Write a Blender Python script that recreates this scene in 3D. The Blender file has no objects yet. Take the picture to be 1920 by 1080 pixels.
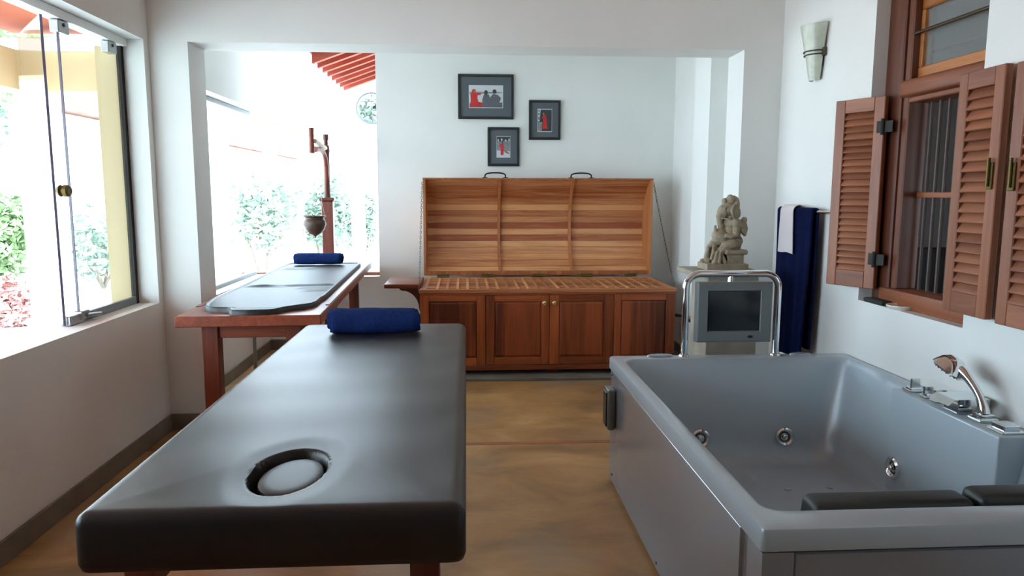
import bpy, bmesh, math, random
from mathutils import Vector, Matrix
random.seed(7)
PI = math.pi
S = bpy.context.scene
COL = S.collection

# ------------------------------------------------------------------ camera
F_PX = 1360.0
PITCH, YAW, ROLL = 0.1296, 0.0631, -0.0023
cam_data = bpy.data.cameras.new('camera')
cam_data.sensor_width = 36.0
cam_data.lens = F_PX / 1920.0 * 36.0
cam_data.clip_start = 0.05
cam_data.clip_end = 300
cam = bpy.data.objects.new('camera', cam_data)
COL.objects.link(cam)
cam.matrix_world = (Matrix.Translation((0, 0, 1.35)) @ Matrix.Rotation(-YAW, 4, 'Z')
                    @ Matrix.Rotation(PI / 2 - PITCH, 4, 'X') @ Matrix.Rotation(-ROLL, 4, 'Z'))
S.camera = cam

# ------------------------------------------------------------------ sky, sun, exposure
world = bpy.data.worlds.new('sky')
S.world = world
world.use_nodes = True
bg = world.node_tree.nodes['Background']
bg.inputs[0].default_value = (0.66, 0.85, 1.0, 1)
bg.inputs[1].default_value = 7.5

sun_d = bpy.data.lights.new('sun', 'SUN')
sun_d.energy = 11.0
sun_d.angle = 0.02
sun_d.color = (0.95, 0.98, 1.0)
sun = bpy.data.objects.new('sun', sun_d)
COL.objects.link(sun)
sun.rotation_euler = Vector((-0.30, 0.22, -1.0)).to_track_quat('-Z', 'Y').to_euler()

def portal(name, loc, rot, sx, sy):
    d = bpy.data.lights.new(name, 'AREA')
    d.shape = 'RECTANGLE'
    d.size, d.size_y = sx, sy
    d.cycles.is_portal = True
    o = bpy.data.objects.new(name, d)
    COL.objects.link(o)
    o.location = loc
    o.rotation_euler = rot
    return o

portal('daylight_portal_near', (-1.97, 2.5, 1.45), (0, -PI / 2, 0), 1.5, 3.3)
portal('daylight_portal_side', (-1.97, 5.35, 1.4), (0, -PI / 2, 0), 1.4, 1.9)
portal('daylight_portal_end', (-1.2, 6.57, 1.65), (-PI / 2, 0, 0), 1.0, 2.1)

vs = S.view_settings
vs.view_transform = 'Standard'
vs.look = 'None'
vs.exposure = 0.42
vs.gamma = 1.0
vs.use_curve_mapping = False
cy = S.cycles
cy.use_denoising = True
cy.max_bounces = 10
cy.diffuse_bounces = 6
cy.glossy_bounces = 5
cy.transparent_max_bounces = 16
cy.sample_clamp_indirect = 12
cy.caustics_reflective = False
cy.caustics_refractive = False

# ------------------------------------------------------------------ materials
MATS = {}

def newmat(name):
    m = bpy.data.materials.new(name)
    m.use_nodes = True
    MATS[name] = m
    nt = m.node_tree
    return m, nt, nt.nodes, nt.links, nt.nodes['Principled BSDF']

def lin(c):
    return tuple(((x / 255) / 12.92 if x / 255 <= 0.04045 else ((x / 255 + 0.055) / 1.055) ** 2.4) for x in c) + (1,)

def plain(name, rgb, rough=0.5, metal=0.0, bump=0.0, bscale=200, var=0.0, vscale=4, spec=0.5, coat=0.0):
    m, nt, N, L, P = newmat(name)
    P.inputs['Base Color'].default_value = lin(rgb)
    P.inputs['Roughness'].default_value = rough
    P.inputs['Metallic'].default_value = metal
    P.inputs['Specular IOR Level'].default_value = spec
    P.inputs['Coat Weight'].default_value = coat
    tc = N.new('ShaderNodeTexCoord')
    if var > 0:
        n = N.new('ShaderNodeTexNoise')
        n.inputs['Scale'].default_value = vscale
        n.inputs['Detail'].default_value = 6
        L.new(tc.outputs['Object'], n.inputs['Vector'])
        r = N.new('ShaderNodeMapRange')
        r.inputs['From Min'].default_value = 0.3
        r.inputs['From Max'].default_value = 0.7
        r.inputs['To Min'].default_value = 1 - var
        r.inputs['To Max'].default_value = 1 + var
        L.new(n.outputs['Fac'], r.inputs['Value'])
        mx = N.new('ShaderNodeMix')
        mx.data_type = 'RGBA'
        mx.blend_type = 'MULTIPLY'
        mx.inputs[0].default_value = 1
        mx.inputs[6].default_value = lin(rgb)
        L.new(r.outputs[0], mx.inputs[7])
        L.new(mx.outputs[2], P.inputs['Base Color'])
    if bump > 0:
        n2 = N.new('ShaderNodeTexNoise')
        n2.inputs['Scale'].default_value = bscale
        n2.inputs['Detail'].default_value = 3
        L.new(tc.outputs['Object'], n2.inputs['Vector'])
        b = N.new('ShaderNodeBump')
        b.inputs['Strength'].default_value = bump
        b.inputs['Distance'].default_value = 0.004
        L.new(n2.outputs['Fac'], b.inputs['Height'])
        L.new(b.outputs['Normal'], P.inputs['Normal'])
    return m

def wood(name, c1, c2, axis='X', rough=0.38, rand=0.35, scale=1.0, cl=None):
    """grain runs along axis; each board takes its own tone from Object Info random"""
    m, nt, N, L, P = newmat(name)
    tc = N.new('ShaderNodeTexCoord')
    oi = N.new('ShaderNodeObjectInfo')
    mp = N.new('ShaderNodeMapping')
    s = [14 * scale] * 3
    s['XYZ'.index(axis)] = 0.9 * scale
    mp.inputs['Scale'].default_value = s
    L.new(tc.outputs['Object'], mp.inputs['Vector'])
    va = N.new('ShaderNodeVectorMath')
    va.operation = 'ADD'
    sc = N.new('ShaderNodeMath')
    sc.operation = 'MULTIPLY'
    sc.inputs[1].default_value = 37.0
    L.new(oi.outputs['Random'], sc.inputs[0])
    L.new(mp.outputs[0], va.inputs[0])
    L.new(sc.outputs[0], va.inputs[1])
    n = N.new('ShaderNodeTexNoise')
    n.inputs['Scale'].default_value = 1.6
    n.inputs['Detail'].default_value = 8
    n.inputs['Roughness'].default_value = 0.65
    n.inputs['Distortion'].default_value = 0.9
    L.new(va.outputs[0], n.inputs['Vector'])
    ad = N.new('ShaderNodeMath')
    ad.operation = 'MULTIPLY_ADD'
    ad.inputs[1].default_value = rand
    L.new(oi.outputs['Random'], ad.inputs[0])
    sb = N.new('ShaderNodeMath')
    sb.operation = 'SUBTRACT'
    sb.inputs[1].default_value = rand / 2
    L.new(n.outputs['Fac'], ad.inputs[2])
    L.new(ad.outputs[0], sb.inputs[0])
    r = N.new('ShaderNodeValToRGB')
    r.color_ramp.elements[0].position = 0.28
    r.color_ramp.elements[0].color = lin(c1)
    r.color_ramp.elements[1].position = 0.74
    r.color_ramp.elements[1].color = lin(c2)
    L.new(sb.outputs[0], r.inputs['Fac'])
    L.new(r.outputs['Color'], P.inputs['Base Color'])
    P.inputs['Roughness'].default_value = rough
    b = N.new('ShaderNodeBump')
    b.inputs['Strength'].default_value = 0.08
    b.inputs['Distance'].default_value = 0.003
    L.new(n.outputs['Fac'], b.inputs['Height'])
    L.new(b.outputs['Normal'], P.inputs['Normal'])
    return m

def thin_glass(name, tint, refl=0.10, rough=0.0, haze=0.0):
    m, nt, N, L, P = newmat(name)
    N.remove(P)
    out = N['Material Output']
    tr = N.new('ShaderNodeBsdfTransparent')
    tr.inputs[0].default_value = tint
    gl = N.new('ShaderNodeBsdfGlossy')
    gl.inputs['Roughness'].default_value = rough
    lw = N.new('ShaderNodeLayerWeight')
    lw.inputs['Blend'].default_value = 0.5
    pw = N.new('ShaderNodeMath')
    pw.operation = 'POWER'
    pw.inputs[1].default_value = 5.0
    L.new(lw.outputs['Facing'], pw.inputs[0])
    fr = N.new('ShaderNodeMath')
    fr.operation = 'MULTIPLY_ADD'
    fr.inputs[1].default_value = 0.9
    fr.inputs[2].default_value = 0.03
    L.new(pw.outputs[0], fr.inputs[0])
    mx = N.new('ShaderNodeMixShader')
    L.new(fr.outputs[0], mx.inputs[0])
    L.new(tr.outputs[0], mx.inputs[1])
    L.new(gl.outputs[0], mx.inputs[2])
    last = mx
    if haze > 0:
        df = N.new('ShaderNodeBsdfDiffuse')
        df.inputs[0].default_value = (0.8, 0.82, 0.8, 1)
        m2 = N.new('ShaderNodeMixShader')
        m2.inputs[0].default_value = haze
        L.new(mx.outputs[0], m2.inputs[1])
        L.new(df.outputs[0], m2.inputs[2])
        last = m2
    L.new(last.outputs[0], out.inputs['Surface'])
    return m

plain('plaster', (230, 231, 228), 0.75, bump=0.10, bscale=60, var=0.03, vscale=2)
plain('plaster_cream', (192, 172, 130), 0.8, bump=0.1, bscale=60)
plain('plaster_white', (240, 240, 238), 0.8)
plain('terracotta_soffit', (158, 76, 42), 0.8, var=0.1)
plain('skirting_cement', (120, 112, 100), 0.55, var=0.22, vscale=6)
plain('concrete', (150, 143, 128), 0.8, bump=0.4, bscale=90, var=0.18, vscale=9)
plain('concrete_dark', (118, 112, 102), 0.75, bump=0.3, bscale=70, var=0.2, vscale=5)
plain('stone', (152, 138, 116), 0.85, bump=0.7, bscale=160, var=0.2, vscale=25)
plain('chrome', (225, 228, 230), 0.07, 1.0)
plain('steel', (170, 172, 172), 0.3, 1.0)
plain('dull_metal', (86, 80, 66), 0.45, 1.0)
plain('brass', (232, 205, 140), 0.22, 0.8)
plain('window_bar', (74, 58, 52), 0.5, 0.3)
plain('aged_brass', (112, 96, 58), 0.5, 0.9, bump=0.4, bscale=300)
plain('iron', (40, 36, 32), 0.5, 0.7)
plain('black_plastic', (22, 22, 24), 0.4)
plain('grey_plastic', (118, 126, 128), 0.38, var=0.02)
plain('screen', (22, 27, 32), 0.12, spec=0.6)
plain('tub_silver', (146, 156, 170), 0.22, 0.30, var=0.02, vscale=400, coat=0.35)
plain('tub_inner', (172, 187, 196), 0.30, 0.10, var=0.015, vscale=400, coat=0.2)
plain('headrest', (34, 40, 40), 0.45, bump=0.1, bscale=100)
plain('towel_blue', (28, 48, 100), 0.95, bump=1.0, bscale=420, var=0.25, vscale=60, spec=0.1)
plain('towel_navy', (12, 22, 62), 0.95, bump=1.0, bscale=420, var=0.25, vscale=40, spec=0.1)
plain('towel_white', (236, 226, 228), 0.95, bump=0.9, bscale=420, spec=0.1)
plain('vinyl', (34, 31, 30), 0.33, bump=0.16, bscale=900, var=0.12, vscale=5, spec=0.5)
plain('vinyl_mat', (30, 30, 32), 0.46, bump=0.12, bscale=700, spec=0.5)
plain('clay_pot', (84, 62, 50), 0.45, bump=0.3, bscale=60, var=0.25, vscale=12)
plain('cotton', (235, 228, 210), 0.9)
plain('ceramic', (238, 232, 222), 0.3)
plain('dark_cloth', (48, 50, 48), 0.9)
plain('frame_black', (28, 30, 33), 0.4)
plain('mount_grey', (84, 92, 98), 0.7)
plain('print_pale', (196, 202, 206), 0.5)
plain('print_mid', (128, 132, 136), 0.5, var=0.3, vscale=90)
plain('print_grey', (92, 96, 102), 0.5, var=0.35, vscale=120)
plain('print_dark', (52, 54, 58), 0.5, var=0.3, vscale=90)
plain('print_red', (190, 44, 44), 0.5, var=0.2, vscale=90)
plain('print_skin', (150, 100, 84), 0.5)
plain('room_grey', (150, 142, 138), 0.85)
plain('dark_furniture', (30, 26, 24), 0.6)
plain('lampshade', (208, 214, 198), 0.3, var=0.12, vscale=22)
MATS['lampshade'].node_tree.nodes['Principled BSDF'].inputs['Transmission Weight'].default_value = 0.15
plain('sand', (200, 200, 198), 0.95, var=0.12, vscale=1.2)
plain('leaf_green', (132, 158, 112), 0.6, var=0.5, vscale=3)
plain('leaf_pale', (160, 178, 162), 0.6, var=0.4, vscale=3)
plain('leaf_red', (196, 152, 146), 0.7, var=0.4, vscale=4)
plain('bark', (150, 136, 120), 0.9, var=0.3, vscale=10)
plain('clay_tile', (196, 158, 146), 0.8, var=0.2)
thin_glass('pane_glass', (0.965, 0.985, 0.975, 1))
thin_glass('transom_glass', (0.55, 0.56, 0.56, 1), haze=0.18)
plain('glass_edge', (92, 84, 104), 0.2)

wood('teak', (104, 46, 22), (176, 92, 48), 'X')
wood('teak_z', (104, 46, 22), (176, 92, 48), 'Z')
wood('teak_panel', (84, 36, 18), (154, 76, 40), 'Z', rand=0.5)
wood('lid_board', (158, 84, 46), (226, 164, 112), 'X', rand=0.6, rough=0.45)
wood('lid_rib', (150, 86, 48), (196, 128, 78), 'Z', rough=0.45)
wood('slat_wood', (150, 84, 50), (206, 142, 92), 'X', rough=0.5)
wood('slat_wood_y', (150, 84, 50), (206, 142, 92), 'Y', rough=0.5)
wood('table_wood', (112, 50, 30), (164, 84, 54), 'X', rough=0.34)
wood('table_wood_y', (112, 50, 30), (164, 84, 54), 'Y', rough=0.34)
wood('table_wood_z', (84, 36, 24), (132, 64, 42), 'Z', rough=0.4)
wood('shutter_wood', (118, 66, 44), (158, 98, 68), 'Z', rough=0.45, rand=0.2)
wood('shutter_slat', (122, 70, 48), (164, 104, 74), 'X', rough=0.45, rand=0.3)
wood('frame_wood', (78, 38, 22), (122, 68, 42), 'Z', rough=0.45)
wood('frame_wood_y', (112, 58, 34), (158, 92, 58), 'Y', rough=0.45)
wood('sash_wood', (150, 88, 42), (196, 128, 70), 'Y', rough=0.4)
wood('rafter_wood', (122, 40, 22), (160, 64, 38), 'X', rough=0.6)
wood('ceiling_wood', (224, 172, 148), (236, 192, 172), 'Y', rough=0.6)

def floor_material():
    m, nt, N, L, P = newmat('polished_cement')
    tc = N.new('ShaderNodeTexCoord')
    mp = N.new('ShaderNodeMapping')
    mp.inputs['Scale'].default_value = (0.8, 1.5, 1)
    L.new(tc.outputs['Object'], mp.inputs['Vector'])
    n1 = N.new('ShaderNodeTexNoise')
    n1.inputs['Scale'].default_value = 2.2
    n1.inputs['Detail'].default_value = 9
    n1.inputs['Roughness'].default_value = 0.62
    n1.inputs['Distortion'].default_value = 0.6
    L.new(mp.outputs[0], n1.inputs['Vector'])
    r = N.new('ShaderNodeValToRGB')
    e = r.color_ramp.elements
    e[0].position = 0.30
    e[0].color = lin((130, 100, 68))
    e[1].position = 0.72
    e[1].color = lin((202, 160, 108))
    e2 = e.new(0.5)
    e2.color = lin((176, 132, 82))
    L.new(n1.outputs['Fac'], r.inputs['Fac'])
    n2 = N.new('ShaderNodeTexNoise')
    n2.inputs['Scale'].default_value = 1.1
    n2.inputs['Detail'].default_value = 4
    L.new(tc.outputs['Object'], n2.inputs['Vector'])
    r2 = N.new('ShaderNodeMapRange')
    r2.inputs['From Min'].default_value = 0.52
    r2.inputs['From Max'].default_value = 0.72
    L.new(n2.outputs['Fac'], r2.inputs['Value'])
    mx = N.new('ShaderNodeMix')
    mx.data_type = 'RGBA'
    mx.inputs[7].default_value = lin((156, 136, 110))
    L.new(r2.outputs[0], mx.inputs[0])
    L.new(r.outputs['Color'], mx.inputs[6])
    L.new(mx.outputs[2], P.inputs['Base Color'])
    rr = N.new('ShaderNodeMapRange')
    rr.inputs['To Min'].default_value = 0.30
    rr.inputs['To Max'].default_value = 0.55
    L.new(n1.outputs['Fac'], rr.inputs['Value'])
    L.new(rr.outputs[0], P.inputs['Roughness'])

floor_material()
plain('red_oxide', (164, 104, 72), 0.45, var=0.25, vscale=8)

# ------------------------------------------------------------------ mesh helpers
def B():
    return bmesh.new()

def box(bm, x0, x1, y0, y1, z0, z1, bev=0.0, seg=2):
    r = bmesh.ops.create_cube(bm, size=1.0)
    vsx = r['verts']
    for v in vsx:
        v.co = Vector(((x0 + x1) / 2 + v.co.x * (x1 - x0), (y0 + y1) / 2 + v.co.y * (y1 - y0), (z0 + z1) / 2 + v.co.z * (z1 - z0)))
    if bev > 0:
        es = list({e for v in vsx for e in v.link_edges})
        bmesh.ops.bevel(bm, geom=es, offset=bev, segments=seg, affect='EDGES', profile=0.5)
    return bm

def prism(bm, pts, axis, a0, a1):
    """polygon pts (two coordinates) extruded along axis from a0 to a1"""
    def mk(p, a):
        if axis == 'X':
            return (a, p[0], p[1])
        if axis == 'Y':
            return (p[0], a, p[1])
        return (p[0], p[1], a)
    v0 = [bm.verts.new(mk(p, a0)) for p in pts]
    v1 = [bm.verts.new(mk(p, a1)) for p in pts]
    n = len(pts)
    bm.faces.new(v0)
    bm.faces.new(list(reversed(v1)))
    for i in range(n):
        bm.faces.new((v0[i], v1[i], v1[(i + 1) % n], v0[(i + 1) % n]))
    bmesh.ops.recalc_face_normals(bm, faces=bm.faces)
    return bm

def tube(bm, pts, rad, seg=10, closed=False):
    pts = [Vector(p) for p in pts]
    n = len(pts)
    rads = rad if isinstance(rad, (list, tuple)) else [rad] * n
    rings = []
    up = None
    for i, p in enumerate(pts):
        if closed:
            t = pts[(i + 1) % n] - pts[i - 1]
        else:
            t = pts[min(i + 1, n - 1)] - pts[max(i - 1, 0)]
        t.normalize()
        if up is None:
            up = Vector((0, 0, 1)) if abs(t.z) < 0.9 else Vector((1, 0, 0))
        a = up - t * up.dot(t)
        a.normalize()
        up = a
        b = t.cross(a)
        rings.append([bm.verts.new(p + (a * math.cos(2 * PI * k / seg) + b * math.sin(2 * PI * k / seg)) * rads[i]) for k in range(seg)])
    m = n if closed else n - 1
    for i in range(m):
        r0, r1 = rings[i], rings[(i + 1) % n]
        for k in range(seg):
            bm.faces.new((r0[k], r0[(k + 1) % seg], r1[(k + 1) % seg], r1[k]))
    if not closed:
        bm.faces.new(list(reversed(rings[0])))
        bm.faces.new(rings[-1])
    bmesh.ops.recalc_face_normals(bm, faces=bm.faces)
    return bm

def lathe(bm, prof, c, seg=24, a0=0.0, a1=2 * PI, axis='Z', close=True):
    """prof: (radius, height) list"""
    full = abs(a1 - a0 - 2 * PI) < 1e-6
    n = seg if full else seg + 1
    rows = []
    for (r, h) in prof:
        row = []
        for k in range(n):
            a = a0 + (a1 - a0) * k / seg
            if axis == 'Z':
                co = (c[0] + r * math.cos(a), c[1] + r * math.sin(a), c[2] + h)
            elif axis == 'X':
                co = (c[0] + h, c[1] + r * math.cos(a), c[2] + r * math.sin(a))
            else:
                co = (c[0] + r * math.cos(a), c[1] + h, c[2] + r * math.sin(a))
            row.append(bm.verts.new(co))
        rows.append(row)
    for i in range(len(rows) - 1):
        for k in range(n if full else n - 1):
            bm.faces.new((rows[i][k], rows[i][(k + 1) % n], rows[i + 1][(k + 1) % n], rows[i + 1][k]))
    if close and full:
        for row in (rows[0], rows[-1]):
            try:
                bm.faces.new(row)
            except ValueError:
                pass
    bmesh.ops.remove_doubles(bm, verts=bm.verts, dist=1e-5)
    bmesh.ops.recalc_face_normals(bm, faces=bm.faces)
    return bm

def rrect(x0, x1, y0, y1, r, z, k=6):
    pts = []
    for (cx, cy_, a) in ((x1 - r, y1 - r, 0), (x0 + r, y1 - r, PI / 2), (x0 + r, y0 + r, PI), (x1 - r, y0 + r, 1.5 * PI)):
        for i in range(k + 1):
            t = a + PI / 2 * i / k
            pts.append((cx + r * math.cos(t), cy_ + r * math.sin(t), z))
    return pts

def loft(bm, rings, cap0=False, cap1=True):
    rr = [[bm.verts.new(p) for p in ring] for ring in rings]
    n = len(rr[0])
    for a, b in zip(rr[:-1], rr[1:]):
        for k in range(n):
            bm.faces.new((a[k], a[(k + 1) % n], b[(k + 1) % n], b[k]))
    if cap0:
        bm.faces.new(list(reversed(rr[0])))
    if cap1:
        bm.faces.new(rr[-1])
    bmesh.ops.recalc_face_normals(bm, faces=bm.faces)
    return bm

def ellipsoid(bm, c, r, rot=(0, 0, 0), u=14, v=10):
    res = bmesh.ops.create_uvsphere(bm, u_segments=u, v_segments=v, radius=1.0)
    M = Matrix.Translation(c) @ Matrix.Rotation(rot[2], 4, 'Z') @ Matrix.Rotation(rot[1], 4, 'Y') @ Matrix.Rotation(rot[0], 4, 'X') @ Matrix.Diagonal((r[0], r[1], r[2], 1))
    bmesh.ops.transform(bm, matrix=M, verts=res['verts'])
    return bm

def rootof(o):
    while o.parent:
        o = o.parent
    return o

def obj(name, bm, mat, parent=None, world=True, smooth=35):
    me = bpy.data.meshes.new(name)
    if parent is not None and world:
        l = rootof(parent).location
        bmesh.ops.translate(bm, verts=bm.verts, vec=-l)
    bm.to_mesh(me)
    bm.free()
    mats = mat if isinstance(mat, (list, tuple)) else [mat]
    for k in mats:
        me.materials.append(MATS[k])
    if smooth:
        for p in me.polygons:
            p.use_smooth = True
        me.set_sharp_from_angle(angle=math.radians(smooth))
    o = bpy.data.objects.new(name, me)
    COL.objects.link(o)
    if parent is not None:
        o.parent = parent
    return o

def tag(o, label, cat, group=None):
    o['label'] = label
    o['category'] = cat
    if group:
        o['group'] = group
    return o

def thing(name, label, cat, loc=(0, 0, 0), rotz=0.0, group=None):
    o = bpy.data.objects.new(name, None)
    o.empty_display_size = 0.1
    COL.objects.link(o)
    o.location = loc
    o.rotation_euler = (0, 0, rotz)
    return tag(o, label, cat, group)

def struct(name, bm, mat, label=None, smooth=35):
    o = obj(name, bm, mat, smooth=smooth)
    o['kind'] = 'structure'
    if label:
        o['label'] = label
    return o

def struct_empty(name, loc, label):
    o = bpy.data.objects.new(name, None)
    COL.objects.link(o)
    o.location = loc
    o['kind'] = 'structure'
    o['label'] = label
    return o

def copy_part(src, parent, loc=None):
    o = src.copy()
    COL.objects.link(o)
    o.parent = parent
    if loc is not None:
        o.location = loc
    return o

# ------------------------------------------------------------------ room shell
XL, XR, YP, YB = -1.70, 1.80, 4.15, 6.30
ZC = 2.75
WT = 0.25
YF = -2.6

b = box(B(), XL - WT, XR + 0.2, YF - 0.2, YB + WT, -0.1, 0.0)
floor = struct('floor', b, 'polished_cement', 'brown polished cement floor', 0)
o = obj('inlay_strip', box(B(), XL, 1.8, 3.785, 3.825, 0.0, 0.0015), 'red_oxide', floor)
o['label'] = 'faint red oxide line across the floor'

struct('ceiling', box(B(), XL - WT, 4.8, YF - 0.2, 4.28, ZC, ZC + 0.2), 'ceiling_wood', 'warm wooden ceiling over the room', 0)
struct('ceiling_inner', box(B(), XL - WT, 4.8, 4.28, YB + WT, ZC, ZC + 0.2), 'plaster', 'white ceiling of the inner room', 0)

# left wall: near window y -0.6..4.09, z .745..2.155; inner room window y 4.45..6.22
b = B()
x0, x1 = XL - WT, XL
box(b, x0, x1, YF, 0.9, 0, ZC)
box(b, x0, x1, 0.9, 4.09, 0, 0.745)
box(b, x0, x1, 0.9, 4.09, 2.155, ZC)
box(b, x0, x1, 4.09, 4.46, 0, ZC)
box(b, x0, x1, 4.46, YB, 0, 0.66)
box(b, x0, x1, 4.46, YB, 2.02, ZC)
struct('wall_left', b, 'plaster', 'white plaster wall under and over the glass window', 0)

# partition with the wide opening
b = B()
YQ = YP + 0.25
box(b, XL, -1.494, YP, YQ, 0, ZC)
box(b, 1.577, XR, YP, YQ, 0, ZC)
box(b, -1.494, 1.577, YP, YQ, 2.158, ZC)
struct('wall_middle', b, 'plaster', 'white plaster wall framing the wide opening', 0)

# back wall with window opening at its left end
b = B()
box(b, -0.75, XR + 0.2, YB, YB + WT, 0, ZC)
box(b, XL - WT, -0.75, YB, YB + WT, 0, 0.635)
box(b, XL - WT, -0.75, YB, YB + WT, 2.68, ZC)
struct('wall_back', b, 'plaster', 'white back wall with three framed pictures', 0)

# right wall with deep window recesses
b = B()
XO = XR + 0.2
W2 = (2.49, 3.20)
W3 = (1.34, 2.05)
ZW0, ZW1 = 0.868, 2.30
box(b, XR, XO, YF, W3[0], 0, ZC)
box(b, XR, XO, W3[1], W2[0], 0, ZC)
box(b, XR, XO, W2[1], YB, 0, ZC)
for w in (W2, W3):
    box(b, XR, XO, w[0], w[1], 0, ZW0)
    box(b, XR, XO, w[0], w[1], ZW1, ZC)
struct('wall_right', b, 'plaster', 'white plaster wall holding the shuttered window', 0)
struct('wall_pier', box(B(), 1.655, XR, 4.95, 5.28, 0, ZC), 'plaster', 'narrow plaster pier on the right inside the opening', 0)
struct('wall_front', box(B(), XL - WT, XO, YF - 0.2, YF, 0, ZC), 'plaster', 'plain plaster wall behind the viewer', 0)

# skirting
def skirt(name, *a):
    struct(name, box(B(), *a, bev=0.003, seg=1), 'skirting_cement', 'grey cement skirting along the wall foot')
skirt('baseboard_left', XL, XL + 0.013, YF, YP - 0.013, 0, 0.092)
skirt('baseboard_middle', XL, -1.494, YP - 0.013, YP, 0, 0.092)
skirt('baseboard_inner_left', XL, XL + 0.013, YQ, YB, 0, 0.092)
skirt('baseboard_back', XL + 0.013, XR, YB - 0.013, YB, 0, 0.092)
skirt('baseboard_inner_right', XR - 0.013, XR, 5.28, YB - 0.013, 0, 0.092)

# ------------------------------------------------------------------ near left window: frameless glass
w1 = struct_empty('window_1', (-1.82, 3.9, 0.745), 'large frameless glass window with metal clamps')
xg = -1.82
obj('outer_reveal', box(B(), XL - WT, xg - 0.016, 4.082, 4.09, 0.745, 2.115), 'plaster_cream', w1, smooth=0)
obj('head_track', box(B(), xg - 0.03, xg + 0.035, 0.9, 4.09, 2.115, 2.155, 0.003, 1), 'plaster_white', w1)
obj('side_channel', box(B(), xg - 0.014, xg + 0.014, 4.062, 4.09, 0.745, 2.115, 0.002, 1), 'iron', w1)
p = obj('pane', box(B(), xg - 0.005, xg + 0.005, 3.49, 4.062, 0.752, 2.108), 'pane_glass', w1, smooth=0)
obj('pane_edge', box(B(), xg - 0.0052, xg + 0.0052, 3.485, 3.49, 0.752, 2.108), 'glass_edge', p, smooth=0)
obj('bottom_rail', box(B(), xg - 0.012, xg + 0.012, 3.50, 4.075, 0.745, 0.785, 0.003, 1), 'grey_plastic', w1)
# swung pane: hinged at the fixed pane's edge, folded outward
dirv = Vector((-0.62, 0.785, 0)).normalized()
e0 = Vector((xg + 0.0, 3.36, 0))
def slab_pts(a, bb, t):
    u = (bb - a).normalized()
    nrm = Vector((-u.y, u.x, 0)) * t / 2
    return [(a + nrm)[:2], (bb + nrm)[:2], (bb - nrm)[:2], (a - nrm)[:2]]
e1 = e0 + dirv * 0.62
fp = obj('pane', prism(B(), slab_pts(e0, e1, 0.010), 'Z', 0.752, 2.108), 'pane_glass', w1, smooth=0)
obj('pane_edge', prism(B(), slab_pts(e0 - dirv * 0.006, e0, 0.0105), 'Z', 0.752, 2.108), 'glass_edge', fp, smooth=0)
# clamps
for (yy) in (3.50, 3.955):
    cl = obj('clamp', box(B(), xg - 0.018, xg + 0.022, yy - 0.045, yy + 0.045, 2.058, 2.112, 0.003, 1), 'steel', w1)
    obj('screw', lathe(B(), [(0.0, 0.0), (0.008, 0.0), (0.008, 0.004), (0.0, 0.004)], (xg + 0.022, yy, 2.095), 10, axis='X'), 'dull_metal', cl)
cl = obj('clamp', box(B(), xg - 0.02, xg + 0.022, 3.37, 3.49, 0.747, 0.79, 0.003, 1), 'steel', w1)
obj('latch_pin', tube(B(), [(xg + 0.03, 3.50, 0.775), (xg + 0.045, 3.60, 0.767)], 0.010, 10), 'steel', cl)
obj('latch_bracket', box(B(), xg - 0.01, xg + 0.03, 3.46, 3.53, 0.76, 0.80, 0.004, 1), 'steel', cl)
kn = obj('knob', lathe(B(), [(0.0, -0.02), (0.02, -0.02), (0.027, -0.008), (0.012, -0.004), (0.012, 0.004), (0.027, 0.008), (0.027, 0.024), (0.02, 0.032), (0.0, 0.032)], (xg, 3.43, 1.357), 18, axis='X'), 'aged_brass', w1)

# window of the inner room: side and end, thin frames
w4 = struct_empty('window_4', (XL - 0.12, 5.3, 0.66), 'wide window beside the wooden oil table')
obj('frame', box(B(), XL - 0.14, XL - 0.09, 4.46, YB, 1.985, 2.02, 0.003, 1), 'grey_plastic', w4)
obj('frame', box(B(), XL - 0.14, XL - 0.09, 4.46, YB, 0.66, 0.69, 0.003, 1), 'grey_plastic', w4)
w5 = struct_empty('window_5', (-1.2, YB + 0.1, 0.635), 'tall window at the end of the oil table')
obj('frame', box(B(), XL - WT, -0.75, YB + 0.10, YB + 0.15, 0.635, 0.662, 0.003, 1), 'frame_wood_y', w5)

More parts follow.
